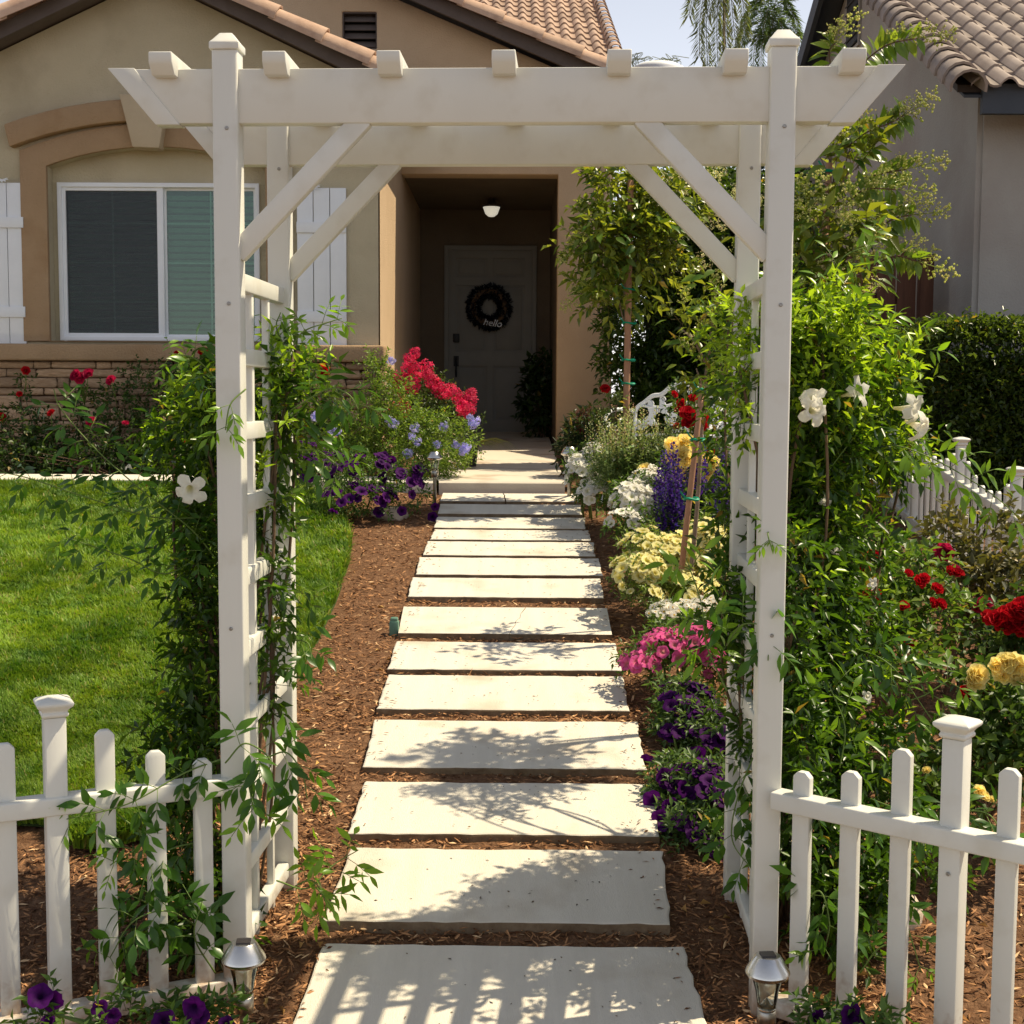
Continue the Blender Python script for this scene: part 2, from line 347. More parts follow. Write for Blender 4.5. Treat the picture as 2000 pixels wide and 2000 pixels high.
def leaves(pos, ld, ll, lw, c1, c2, curl=.15, fold=.25, face=None, dead=0):
    """two-sided folded leaves: N x 4 vertices"""
    n = len(pos); up = np.array([0, 0, 1.]) if face is None else np.array(face)
    ld = nrm(ld); nn = up + rng.normal(0, .45, (n, 3)); nn = nrm(nn - (nn * ld).sum(1, keepdims=True) * ld); sd = np.cross(ld, nn)
    s = (ll * rng.uniform(.65, 1.2, n))[:, None]; wd = s * (lw / ll) * .5
    V = np.stack([pos, pos + ld*s*.42 + sd*wd + nn*wd*fold*2, pos + ld*s - nn*s*curl, pos + ld*s*.42 - sd*wd + nn*wd*fold*2], 1)
    b = (np.arange(n) * 4)[:, None]; tri = np.concatenate([b + [0, 1, 2], b + [0, 2, 3]], 1)
    t = rng.uniform(0, 1, (n, 1)) ** 1.3; col = np.array(c1) * (1 - t) + np.array(c2) * t
    if dead: q = rng.uniform(0, 1, n) < dead; col[q] = np.array([.38, .27, .06]) * rng.uniform(.5, 1.2, (q.sum(), 1))
    return V.reshape(-1, 3), tri.reshape(-1, 3), np.repeat(col, 4, 0)
class Cl:
    def __init__(s): s.V = []; s.t = []; s.c = []; s.n = 0
    def add(s, V, t, c): s.V.append(V); s.t.append(np.asarray(t) + s.n); s.c.append(c); s.n += len(V)
    def build(s, name, mat, parent=None, base=(0, 0, 0)):
        return cloud(name, np.concatenate(s.V), np.concatenate(s.t), np.concatenate(s.c), mat, parent, base)
def sticks(a, b, r, c):
    """thin three-sided twigs from a to b"""
    n = len(a); d = nrm(b - a); u = nrm(np.cross(d, [.3, .5, .81])); v = np.cross(d, u); V = []
    for p, rr in ((a, r), (b, r * .6)):
        for k in range(3): V.append(p + (u * cos(2.09*k) + v * sin(2.09*k)) * rr)
    V = np.stack(V, 1); o = (np.arange(n) * 6)[:, None]
    tri = np.concatenate([o + q for q in ([0,1,4],[0,4,3],[1,2,5],[1,5,4],[2,0,3],[2,3,5])], 1)
    return V.reshape(-1, 3), tri.reshape(-1, 3), np.tile(np.array(c, float), (n * 6, 1))
def inblob(bl, n, shell=.45, low=-1):
    """points in ellipsoid blobs (px,py,d,rx_px,ry_px,rdepth_m[,weight]) given by where they stand"""
    wgt = np.array([b[6] if len(b) > 6 else b[3]*b[4] for b in bl], float); idx = rng.choice(len(bl), n, p=wgt/wgt.sum())
    cen = np.array([P(b[0], b[1], b[2])[:] for b in bl]); rad = np.array([[b[3]*b[2]/F, b[5], b[4]*b[2]/F] for b in bl])
    d = nrm(rng.normal(0, 1, (n, 3))); d[:, 2] = np.where(d[:, 2] < low, -d[:, 2], d[:, 2])
    r = (shell + (1 - shell) * rng.uniform(0, 1, n) ** .7) * (1 + .10 * np.sin(d[:, 0]*7 + idx) + .10 * np.sin(d[:, 2]*9 + d[:, 1]*5))
    return cen[idx] + d * rad[idx] * r[:, None], d
def twigs(cl, cen, out, tl, m, ll, lw, c1, c2, up=.45, spread=.9, droop=.15, rnd=.5, stem=None, sr=.0012, curl=.15, face=None):
    n = len(cen); d = nrm(out * .7 + np.array([0, 0, up]) + rng.normal(0, rnd, (n, 3))); L = tl * rng.uniform(.6, 1.3, n)
    t = np.linspace(.12, 1, m); pos = cen[:, None] + d[:, None] * (L[:, None] * t)[..., None]; pos[..., 2] -= droop * L[:, None] * t ** 2
    u = nrm(np.cross(d, [.31, .52, .8])); v = np.cross(d, u); az = (np.arange(m) * 2.4)[None] + rng.uniform(0, 6.3, (n, 1))
    rad = u[:, None] * np.cos(az)[..., None] + v[:, None] * np.sin(az)[..., None]
    ld = d[:, None] * (.35 + .6 * t[None, :, None]) + rad * spread; ld[..., 2] -= droop
    sh = rng.uniform(.82, 1.15, (n, 1)); V, tr, c = leaves(pos.reshape(-1, 3), ld.reshape(-1, 3), ll, lw, c1, c2, curl, face=face, dead=.012)
    c = c * np.repeat(np.repeat(sh, m, 0), 4, 0); cl.add(V, tr, c)
    if stem is not None: cl.add(*sticks(cen - d * (L * .5)[:, None], pos[:, -1], sr, stem))

# lawn: curved edge on the path side
LE = [G(a * 1.0352, b * 1.0352) for a, b in ((300, 1560), (470, 1420), (560, 1290), (597, 1220), (638, 1130), (660, 1060), (664, 1020), (650, 985), (620, 950), (560, 925))]
led = np.array([p.y for p in LE]); lex = np.array([p.x for p in LE])
print('lawn edge', [(round(a, 2), round(b, 2)) for a, b in zip(lex, led)])
def lawn_edge(d): return np.interp(d, led, lex)
dd = np.arange(4.10, 9.51, .15); m = MB(); V = []
for d in dd:
    for x in np.linspace(-7, float(lawn_edge(d)), 14): V.append((x, d, gz(d) + .022 - (.02 if x > lawn_edge(d) - .02 else 0)))
m.add(V, [(j*14+i, j*14+i+1, (j+1)*14+i+1, (j+1)*14+i) for j in range(len(dd)-1) for i in range(13)])
lawnbase = M('lawn_soil', (.03, .045, .01), (.05, .07, .018), 12, .95, .5, 60, obj=False)
struct(newobj('lawn', m.mesh('lawn', lawnbase, True)))
nb = 420000
d = 1 / rng.uniform(1/9.5, 1/3.95, nb); hw = (1040 / F) * d
x = -hw * 1.02 + rng.uniform(0, 1, nb) * (hw * 1.02 + lawn_edge(d)); ok = (x < lawn_edge(d) + rng.normal(0, .02, nb) + .03*np.sin(d*9) * np.sin(d*23)) & (x > -hw * 1.05) & (d > 4.02 + .06*np.sin(x*7) + .05*np.sin(x*17 + 1) + np.abs(rng.normal(0, .04, nb)))
# front corner of the lawn is rounded off behind the fence
d = d[ok]; x = x[ok]; nb = len(d)
h = rng.uniform(.030, .078, nb) * (1 + .30 * np.sin(x * 3.1) * np.sin(d * 2.3)); wd = rng.uniform(.0018, .0036, nb) * (.6 + d / 6)
nz_ = np.random.default_rng(5).uniform(0, 2*pi, (48, 48))[(np.floor(x*14) % 48).astype(int), (np.floor(d*14) % 48).astype(int)]; th = nz_ + rng.normal(0, 1.0, nb); lean = rng.uniform(.1, 1.0, nb)
g0 = np.stack([x, d, np.interp(d, GD, GZ) + .018], 1); a = np.stack([np.cos(th), np.sin(th), 0 * th], 1); sd = np.stack([-np.sin(th), np.cos(th), 0 * th], 1)
mid = g0 + a * (h * lean * .35)[:, None] + [0, 0, 1] * (h * .6)[:, None]; tip = g0 + a * (h * lean)[:, None] + [0, 0, 1] * (h * (1 - .25 * lean))[:, None]
V = np.stack([g0 - sd * wd[:, None], g0 + sd * wd[:, None], mid + sd * (wd * .8)[:, None], mid - sd * (wd * .8)[:, None], tip], 1)
o = (np.arange(nb) * 5)[:, None]; tri = np.concatenate([o + [0, 1, 2], o + [0, 2, 3], o + [3, 2, 4]], 1)
def vnoise(x, y, f, seed):
    g = np.random.default_rng(seed).uniform(0, 1, (64, 64)); u, v = x*f, y*f; i, j = np.floor(u).astype(int), np.floor(v).astype(int); a, b = u - i, v - j; a, b = a*a*(3-2*a), b*b*(3-2*b)
    q = lambda di, dj: g[(i + di) % 64, (j + dj) % 64]
    return (q(0, 0)*(1-a) + q(1, 0)*a)*(1-b) + (q(0, 1)*(1-a) + q(1, 1)*a)*b
n1, n2, n3 = vnoise(x, d, 1.3, 1), vnoise(x, d, 5, 2), vnoise(x, d, 16, 3)
t = np.clip(rng.uniform(0, 1, nb)*.55 + .6*(n3 - .5) + .5*(n2 - .5) + .25, 0, 1)[:, None]; pat = (.6*n1 + .4*n2)[:, None]
col = np.array([.07, .20, .014]) * (1 - t) + np.array([.31, .45, .05]) * t; col = col * (.55 + .52 * pat); dry = rng.uniform(0, 1, nb) < .03 + .06*(n2 > .75); col[dry] = [.36, .33, .12]
gr = cloud('grass', V, tri, np.repeat(col, 5, 0), grassm); gr['label'] = 'short bright green lawn grass left of the path'; gr['category'] = 'grass'

# mulch: shredded bark chips
def chips(n, xr, dr, size, lift=0.0):
    d = 1 / rng.uniform(1/dr[1], 1/dr[0], n); x = rng.uniform(xr[0], xr[1], n)
    ok = ~((x < lawn_edge(d) + .01) & (d > 4.0) & (d < 9.5)); d = d[ok]; x = x[ok]; n = len(d)
    th = rng.uniform(0, 2*pi, n); L = size * rng.uniform(.35, 1.5, n) ** 1.2; wd = L * rng.uniform(.10, .28, n)
    a = np.stack([np.cos(th), np.sin(th), rng.normal(0, .28, n)], 1); sd = nrm(np.stack([-np.sin(th), np.cos(th), rng.normal(0, .6, n)], 1)); up = nrm(np.cross(a, sd))
    c = np.stack([x, d, np.interp(d, GD, GZ) + rng.uniform(-.002, .012, n) + lift], 1)
    A = a * (L / 2)[:, None]; Sd = sd * (wd / 2)[:, None]; U = up * (wd * .45)[:, None]
    V = np.stack([c - A, c - A*.2 - Sd, c - A*.2 + Sd, c - A*.1 + U, c + A*.5 - Sd*.8, c + A*.5 + Sd*.8, c + A + U * .3], 1)
    o = (np.arange(n) * 7)[:, None]
    tri = np.concatenate([o + q for q in ([0,1,3],[0,3,2],[1,4,3],[3,5,2],[3,4,6],[3,6,5])], 1)
    t = rng.uniform(0, 1, (n, 1)) ** 1.6; col = np.array([.095, .040, .018]) * (1 - t) + np.array([.48, .25, .115]) * t
    p = rng.uniform(0, 1, n) < .05; col[p] = [.66, .44, .24]
    return V.reshape(-1, 3), tri.reshape(-1, 3), np.repeat(col, 7, 0)
cl = Cl()
cl.add(*chips(38000, (-1.05, .95), (2.65, 5.2), .0225)); cl.add(*chips(26000, (-1.1, 1.2), (5.0, 9.4), .026))
cl.add(*chips(14000, (-1.5, -.55), (2.65, 4.6), .024)); cl.add(*chips(18000, (.6, 2.2), (2.65, 6.5), .026))
mu = cl.build('bark_mulch', chipm); mu['label'] = 'reddish brown shredded bark mulch on the beds'; mu['category'] = 'mulch'
# flecks of leaf litter lying on the slabs
cl = Cl(); n = 420; i = rng.integers(0, 12, n); sl_ = np.array([(a, b) for a, b, *_ in SL])[i]; d = sl_[:, 0] + .03 + (sl_[:, 1] - sl_[:, 0] - .06) * rng.uniform(0, 1, n)
cx_ = rng.choice([-.30, -.1, .1, .28], n) + rng.normal(0, .10, n); x = np.clip(cx_, -.44, .40); dm = sl_.mean(1); z = .128 * (dm - 3.15) + .118 * (d - dm) + .0055
th = rng.uniform(0, 6.3, n); V, t, c = leaves(np.stack([x, d, z], 1), np.stack([np.cos(th), np.sin(th), 0*th], 1), .013, .0045, (.05, .035, .02), (.22, .14, .07), .02)
cl.add(V, t, c)
n = 260; i = rng.integers(0, 11, n); sl_ = np.array([(a, b) for a, b, *_ in SL])[i]; d = sl_[:, 0] + .01 + (sl_[:, 1] - sl_[:, 0] - .02) * rng.uniform(0, 1, n); sd_ = rng.choice([-1, 1], n); x = np.where(sd_ < 0, -.50, .44) - sd_ * np.abs(rng.normal(0, .035, n)) + (d - 3.5) * .004; dm = sl_.mean(1); th = rng.uniform(0, 6.3, n)
cl.add(*leaves(np.stack([x, d, .128 * (dm - 3.15) + .118 * (d - dm) + .006], 1), np.stack([np.cos(th), np.sin(th), 0*th], 1), .022, .006, (.12, .05, .02), (.42, .22, .10), .02))
n = 150; d = 1 / rng.uniform(1/7.5, 1/2.7, n); x = np.where(rng.uniform(0, 1, n) < .5, rng.uniform(-1.2, -.48, n), rng.uniform(.46, 1.6, n)); ok = x > lawn_edge(d) + .02; x, d = x[ok], d[ok]; n = len(x); th = rng.uniform(0, 6.3, n)
cl.add(*leaves(np.stack([x, d, np.interp(d, GD, GZ) + .014], 1), np.stack([np.cos(th), np.sin(th), rng.normal(.1, .2, n)], 1), .038, .018, (.30, .13, .04), (.62, .42, .14), .1, .5))
li = cl.build('leaf_litter', chipm); li['label'] = 'dry leaf flecks scattered over the paving slabs and mulch'; li['category'] = 'leaf litter'

# ------------------------------------------------------------------ arbor
arb = thing('garden_arbor', 'tall white vinyl garden arbor with slatted top framing the path', 'arbor', (-.027, 3.18, -.03), R(-2.4))
PW, DP, HX = .059, .56, .6285; ZO = .03
def cap_mesh():
    return bevel_mesh(MB().add([(-.034,-.034,0),(.034,-.034,0),(.034,.034,0),(-.034,.034,0),(-.034,-.034,.016),(.034,-.034,.016),(.034,.034,.016),(-.034,.034,.016),
        (-.028,-.028,.022),(.028,-.028,.022),(.028,.028,.022),(-.028,.028,.022),(-.014,-.014,.040),(.014,-.014,.040),(.014,.014,.040),(-.014,.014,.040)],
        [(3,2,1,0),(0,1,5,4),(1,2,6,5),(2,3,7,6),(3,0,4,7),(4,5,9,8),(5,6,10,9),(6,7,11,10),(7,4,8,11),(8,9,13,12),(9,10,14,13),(10,11,15,14),(11,8,12,15),(12,13,14,15)]).mesh('post_cap', vinyl), .002, 2, 15)
capm = cap_mesh()
scm = MB().lathe([(.0045, 0), (.0045, .0015), (.003, .003), (.0012, .003), (.0012, .0012), (.0, .0012)], 10).mesh('screw', screwm)
RX = Matrix.Rotation(pi/2, 4, 'X')
ZT = 2.212 + ZO
for sx in (-1, 1):
    for y in (0, DP):
        p = newobj('post', bx(PW, PW, ZT + .05, vinyl, .005, 3), arb, local=T((sx*HX, y, ZT/2 - .025)))
        newobj('post_cap', capm, p, local=T((0, 0, ZT/2 + .024)))
        for zz in (.97, .575): newobj('screw', scm, p, local=T((.004, -PW/2 - .0003, zz)) @ RX)
        for zz in ZT * np.array([.08, .42]): newobj('screw', scm, p, local=T((0, -PW/2 - .0003, zz - ZT/2)) @ RX)
def beam(y):
    zt, zb, a, b, t = 2.170 + ZO, 2.048 + ZO, .893, .786, .040
    me = plate([(-b, zb), (b, zb), (a, zt), (-a, zt)], [], -t/2, t/2, vinyl, 'beam', .004)
    o = newobj('beam', me, arb, local=T((0, y, 0)))
    for s in (-1, 1):       # sloping end caps, a hair proud
        q = [(s*b + s*.0035 - s*.055, zb - .003), (s*b + s*.004, zb - .003), (s*a + s*.006, zt + .002), (s*a - s*.055, zt + .002)]
        newobj('beam_end_cap', plate(q if s > 0 else q[::-1], [], -t/2 - .0025, t/2 + .0025, vinyl, 'beam_end_cap', .002), o, local=T((0, 0, 0)))
for y in (0, DP): beam(y)
def rafter_mesh():
    L0, L1, zb, zt = -.070, DP + .070, 2.149 + ZO, 2.197 + ZO
    pr = [(L0 + .022, zb), (L1 - .022, zb), (L1 - .004, zb + .020), (L1, zb + .026), (L1, zt), (L0, zt), (L0, zb + .026), (L0 + .004, zb + .020)]
    me = plate(pr, [], -.0265, .0265, vinyl, 'rafter')
    me.transform(Matrix.Rotation(pi/2, 4, 'Z')); me.transform(Matrix.Scale(-1, 4, (1, 0, 0))); me.flip_normals()
    return bevel_mesh(me, .006, 3, 40)
rm = rafter_mesh()
for i in range(-3, 4): newobj('rafter', rm, arb, local=T((i * .2565 + .006, 0, 0)))
for sx in (-1, 1):
    for y in (0, DP):
        a, b = Vector((sx*(HX - PW/2 + .012), 0, 1.755 + ZO)), Vector((sx*.315, 0, 2.062 + ZO)); L = (b - a).length; c = (a + b) / 2
        ang = math.atan2(b.z - a.z, b.x - a.x)
        newobj('brace', bx(L, .032, .047, vinyl, .004), arb, local=T((c.x, y, c.z)) @ Matrix.Rotation(-ang, 4, 'Y'))
    for z in np.linspace(1.720, .132, 10):
        newobj('side_rail', bx(.030, DP - PW + .004, .042, vinyl, .004), arb, local=T((sx*HX, DP/2, z - .021 + ZO)))
    for y in (.19, .37):
        newobj('lattice_bar', bx(.018, .022, 1.64, vinyl, .003), arb, local=T((sx*(HX - .003 * sx * 0) , y, .885 + ZO)))

# ------------------------------------------------------------------ picket fences
def picket_mesh(wd, th, h):
    k = ('pk', round(wd, 3), round(th, 3), round(h, 3))
    if k not in BC:
        c = wd * .28
        BC[k] = plate([(-wd/2, 0), (wd/2, 0), (wd/2, h - c), (wd/2 - c, h), (-wd/2 + c, h), (-wd/2, h - c)], [], -th/2, th/2, vinyl, 'picket', .003); 
    return BC[k]
def fcap_mesh():
    pr = [(.024, 0), (.029, .004), (.029, .010), (.026, .013), (.030, .019), (.039, .027), (.040, .034), (.034, .039), (.012, .046), (0.001, .047)]
    V = []; Fc = []
    for r, z in pr: V += [(-r, -r, z), (r, -r, z), (r, r, z), (-r, r, z)]
    for i in range(len(pr)-1):
        for j in range(4): Fc.append((i*4+j, i*4+(j+1) % 4, i*4+4+(j+1) % 4, i*4+4+j))
    Fc.append((3, 2, 1, 0)); me = MB().add(V, Fc).mesh('post_cap', vinyl); return bevel_mesh(me, .0018, 2, 20)
fcapm = fcap_mesh()
def fence(label, items, ends, rails, group='white picket fences'):
    """items: (world base point, top z, kind); ends: rail end points in x,y; rails: (z offset above ground line, height)"""
    a, b = Vector(ends[0]), Vector(ends[1]); root = thing('picket_fence', label, 'fence', (a.x, a.y, a.z), 0, group)
    dr = Vector((b.x - a.x, b.y - a.y, 0)); ang = math.atan2(dr.y, dr.x)
    for p, top, kind in items:
        mw = T(p) @ Matrix.Rotation(ang, 4, 'Z')
        if kind == 'post':
            h = top - p.z - .047
            q = newobj('fence_post', bx(.048, .048, h, vinyl, .004), root, T((p.x, p.y, p.z + h/2)) @ Matrix.Rotation(ang, 4, 'Z'))
            newobj('post_cap', fcapm, q, local=T((0, 0, h/2)))
            if abs(p.y) < 3.4: newobj('screw', scm, root, T((p.x, p.y, rails[0] + (p.z - a.z) - .02 + a.z)) @ Matrix.Rotation(ang, 4, 'Z') @ T((0, -.0265, 0)) @ RX)
        else: newobj('picket', picket_mesh(.043, .020, round(top - p.z, 2)), root, mw)
    for z in rails:
        p0, p1 = Vector((a.x, a.y, z + a.z)), Vector((b.x, b.y, z + b.z)); L = (p1 - p0).length; v = (p1 - p0).normalized()
        rot = Matrix.Rotation(ang, 4, 'Z') @ Matrix.Rotation(-math.asin(v.z), 4, 'Y')
        newobj('rail', bx(round(L, 3), .052, .042, vinyl, .005, 3), root, T((p0 + p1) / 2) @ rot)
    return root
def front_items(pts, x0d, slope):
    out = []
    for px, py, kind in pts:
        d = x0d(px); p = P(px, 1000, d); q = P(px, py, d); out.append((Vector((p.x, d, -.06)), q.z, kind))
    return out
ld_ = lambda px: 3.19 - (443 - px) / 443 * .20
it = front_items([(388, 1478, 'p'), (295, 1467, 'p'), (195, 1428, 'p'), (96, 1358, 'post'), (-4, 1452, 'p'), (-108, 1490, 'p'), (-216, 1490, 'p')], ld_, 0)
A = P(446, 1000, 3.20); B = P(-260, 1000, ld_(-260))
fence('white picket fence left of the arbor, in front of the lawn', it, ((A.x, A.y, 0), (B.x, B.y, 0)), (.510, .02))
rd_ = lambda px: 3.12 - (px - 1528) / 472 * .34
it = front_items([(1581, 1510, 'p'), (1677, 1503, 'p'), (1778, 1467, 'p'), (1884, 1398, 'post'), (1992, 1501, 'p'), (2100, 1540, 'p')], rd_, 0)
A = P(1526, 1000, 3.12); B = P(2140, 1000, rd_(2140))
fence('white picket fence right of the arbor, in front of the rose bed', it, ((A.x, A.y, 0), (B.x, B.y, 0)), (.505, .015))
it = []; X0 = 2.38
for k in range(0, 36):
    d = 5.0 + k * .127; ph = (k + 2) % 7
    x = X0 + .02 + (d - 6.5) * .025; g = gz(d)
    if ph == 0: it.append((Vector((x, d, g - .05)), g + .71, 'post'))
    else: it.append((Vector((x, d, g - .05)), g + [0, .60, .545, .52, .52, .545, .60][ph], 'p'))
fence('white picket fence running back along the property line before the tall hedge', it, ((X0 + .02 - 1.55*.025, 4.95, gz(4.95)), (X0 + .02 + 2.9*.025, 9.4, gz(9.4))), (.46, .06))

# ------------------------------------------------------------------ solar path lights
def solar_light(label, p, s=1.0, tilt=0.0):
    o = thing('solar_light', label, 'garden light', p, 0, 'solar path lights')
    H = .30 * s
    def lz(pr, c=0): return [(r*s, z*s) for r, z in pr]
    tl = Matrix.Rotation(tilt, 4, 'Y')
    newobj('pole', MB().lathe(lz([(.0105, -.10), (.0105, .195), (.0105, .2)]), 16).mesh('pole', dsteel, True), o, local=tl)
    newobj('collar', MB().lathe(lz([(.020, .195), (.020, .229), (.018, .231), (.001, .232)]), 20).mesh('collar', dsteel, True), o, local=tl)
    newobj('reflector_cone', MB().lathe(lz([(.0195, .2325), (.0195, .235), (.0, .258)]), 20).mesh('reflector_cone', steel, False), o, local=tl)
    newobj('glass', MB().lathe(lz([(.019, .234), (.021, .25), (.025, .275), (.031, .296), (.034, .303)]), 24).mesh('glass', lampglass, True), o, local=tl)
    me = MB().lathe(lz([(.036, .300), (.0445, .306), (.047, .312), (.0455, .317), (.027, .346), (.025, .348), (.0, .349)]), 32).mesh('cap', steel, True); me.set_sharp_from_angle(angle=R(30))
    cp = newobj('cap', me, o, local=tl)
    newobj('solar_panel', bx(.030*s, .026*s, .003*s, solar, .0), cp, local=T((0, 0, .3498*s)) @ Matrix.Rotation(.1, 4, 'Z'))
    return o
q = P(476, 1872, 2.98); solar_light('solar light with silver cap standing at the left arbor post', (q.x, 2.98, q.z - .312*1.06), 1.06)
q = P(1499, 1898, 2.95); solar_light('solar light with silver cap standing at the right arbor post', (q.x, 2.95, q.z - .312*1.06), 1.06)
q = P(849, 905, 9.0); solar_light('small solar light left of the path by the entry step', (q.x, 9.0, q.z - .30), 1.08)
q = P(1112, 912, 9.2); solar_light('small solar light right of the path beside white petunias', (q.x, 9.2, q.z - .30), 1.25)

# ------------------------------------------------------------------ house
DW = 11.2; DE = 13.5
hs = thing('house', 'tan stucco house with clay tile roof, stone base and recessed entry', 'house', (-1.0, 12.0, 1.0))
def X(px, d): return P(px, 776, d).x
def Z(py, d, px=1000): return P(px, py, d).z
zs = Z(668, DW, 300); zspr = Z(325, DW, 110); zcr = Z(287, DW, 310)
xl, xr = X(102, DW), X(524, DW); xc = (xl + xr) / 2
def arch(x0, x1, zsp, zc, n=14):
    hw = (x1 - x0) / 2; rise = zc - zsp; Rr = (hw*hw + rise*rise) / (2 * rise); cz = zc - Rr; a0 = math.asin(hw / Rr)
    return [((x0+x1)/2 + Rr * sin(a0 - 2*a0*i/n), cz + Rr * cos(a0 - 2*a0*i/n)) for i in range(n+1)]      # right to left
ze = Z(240, DW); pk = P(278, -55, DW - .25); slope = .47
zeave = lambda x: pk.z + .02 - slope * abs(x - pk.x)
XR = X(740, DW)
wall_out = [(-5.6, .7), (XR, .7), (XR, zeave(XR)), (pk.x, pk.z + .02), (-5.6, zeave(-5.6))]
hole = [(xl, zs), (xr, zs)] + arch(xl, xr, zspr, zcr)
newobj('wall', plate(wall_out, [hole], DW, DW + .12, stucco, 'wall'), hs)
newobj('window_recess', plate([(xl - .05, zs - .05), (xr + .05, zs - .05), (xr + .05, zcr + .1), (xl - .05, zcr + .1)], [[(X(126, DW + .13), zs + .0), (X(508, DW + .13), zs), (X(508, DW + .13), Z(362, DW + .13, 300)), (X(126, DW + .13), Z(362, DW + .13, 300))]], DW + .122, DW + .16, stucco, 'window_recess'), hs)
# orange brown surround, hood mould and keystone
xo0, xo1 = X(52, DW), X(575, DW)
hood_lo = arch(xo0 - .06, xo1 + .06, Z(296, DW), Z(243, DW)); hood_hi = arch(xo0 - .10, xo1 + .10, Z(252, DW), Z(200, DW))
so_ = [(xo0, zs), (xo1, zs)] + arch(xo0, xo1, Z(300, DW), Z(247, DW))
sr_ = plate(so_, [hole[:1] + [(xr, zs + .0005)] + hole[2:]] if False else [[(xl + .002, zs + .004), (xr - .002, zs + .004)] + arch(xl + .002, xr - .002, zspr, zcr - .002)], DW - .035, DW + .01, trimst, 'window_surround', .008)
newobj('window_surround', sr_, hs)
newobj('hood_mould', plate(hood_lo + hood_hi[::-1], [], DW - .095, DW + .01, trimst, 'hood_mould', .014), hs)
newobj('keystone', plate([(X(276, DW), Z(297, DW)), (X(327, DW), Z(299, DW)), (X(345, DW), Z(196, DW)), (X(252, DW), Z(194, DW))], [], DW - .14, DW + .01, keyst, 'keystone', .012), hs)
# window: frame, two sashes, panes, blinds
dwn = DW + .125
win = newobj('window', None, hs, T((xc, dwn, zs)))
fx0, fx1, fz0, fz1 = X(122, dwn), X(511, dwn), Z(666, dwn, 300), Z(358, dwn, 300)
def rect(a, b, c, d_): return [(a, c), (b, c), (b, d_), (a, d_)]
newobj('frame', plate(rect(fx0, fx1, fz0, fz1), [rect(fx0 + .035, fx1 - .035, fz0 + .035, fz1 - .035)], dwn - .03, dwn + .06, whitep, 'frame', .004), win)
xm = X(318, dwn)
newobj('sash', plate(rect(fx0 + .03, xm + .03, fz0 + .03, fz1 - .03), [rect(fx0 + .062, xm - .022, fz0 + .062, fz1 - .062)], dwn - .012, dwn + .02, whitep, 'sash', .003), win)
newobj('sash', plate(rect(xm + .026, fx1 - .03, fz0 + .03, fz1 - .03), [rect(xm + .048, fx1 - .055, fz0 + .055, fz1 - .055)], dwn + .022, dwn + .05, whitep, 'sash', .003), win)
newobj('insect_screen', MB().box(((fx0 + xm)/2 + .02, dwn + .005, (fz0 + fz1)/2), (xm - fx0 - .09, .004, fz1 - fz0 - .13)).mesh('insect_screen', screenm), win)
for a, b, dy in ((fx0 + .06, xm - .02, .018), (xm + .045, fx1 - .05, .036)):
    newobj('pane', MB().box(((a + b)/2, dwn + dy, (fz0 + fz1)/2), (b - a + .01, .004, fz1 - fz0 - .11)).mesh('pane', winglass), win)
    for f in (.5,) : newobj('muntin', bx(.012, .006, fz1 - fz0 - .12, whitep, 0), win, T((a + (b - a)*f, dwn + dy + .012, (fz0 + fz1)/2)))
    for f in (.25, .5, .75): newobj('muntin', bx(b - a - .002, .005, .010, whitep, 0), win, T(((a + b)/2, dwn + dy + .0135, fz0 + (fz1 - fz0) * f)))
slm = bevel_mesh(MB().box((0, 0, 0), (1, .042, .003)).mesh('blind_slat', blind), .001, 1)
for s, (a, b) in enumerate(((fx0 + .05, xm), (xm + .04, fx1 - .04))):
    for k in range(22):
        z = fz0 + .07 + k * (fz1 - fz0 - .12) / 22
        newobj('blind_slat', slm, win, T(((a + b)/2, dwn + .10, z + random.uniform(-.002, .002))) @ Matrix.Rotation(R(-48 + random.uniform(-4, 4)), 4, 'X') @ Matrix.Diagonal((b - a, 1, 1, 1)))
newobj('dark_room', MB().add([(fx0, dwn+.16, fz0), (fx1, dwn+.16, fz0), (fx1, dwn+.16, fz1), (fx0, dwn+.16, fz1)], [(0, 1, 2, 3)]).mesh('dark_room', darkin), win)
# ledge and stone base
zl0, zl1 = Z(709, DW - .12), Z(676, DW - .12)
newobj('ledge', bevel_mesh(MB().box(((-5.6 + XR + .06)/2, DW - .02, (zl0 + zl1)/2), (XR + .06 + 5.6, .26, zl1 - zl0)).mesh('ledge', trimst), .018, 3), hs)
sb = newobj('stone_base', MB().box(((-5.6 + XR)/2, DW - .02, .95), (XR + 5.6 - .002, .04, 2*(zl0 - .95) - .004)).mesh('stone_base', mortar), hs, T((0, 0, 0)))
def stone_mesh(k):
    bm = bmesh.new(); bmesh.ops.create_cube(bm, size=1); bmesh.ops.subdivide_edges(bm, edges=bm.edges[:], cuts=2, use_grid_fill=True)
    r = random.Random(k)
    for v in bm.verts:
        e = sum(abs(abs(c) - .5) < .01 for c in v.co)
        sc = {3: .945, 2: .98, 1: 1.0}.get(e, 1)
        v.co = Vector((v.co.x * sc + r.uniform(-.03, .03), v.co.y * (.8 if e > 1 else 1) + r.uniform(-.05, .08) * (v.co.y < 0), v.co.z * sc + r.uniform(-.05, .05)))
    for f in bm.faces: f.smooth = True
    me = bpy.data.meshes.new('stone'); bm.to_mesh(me); bm.free(); me.materials.append(stonem); return me
sms = [stone_mesh(k) for k in range(9)]
z = zl0 - .004; row = 0
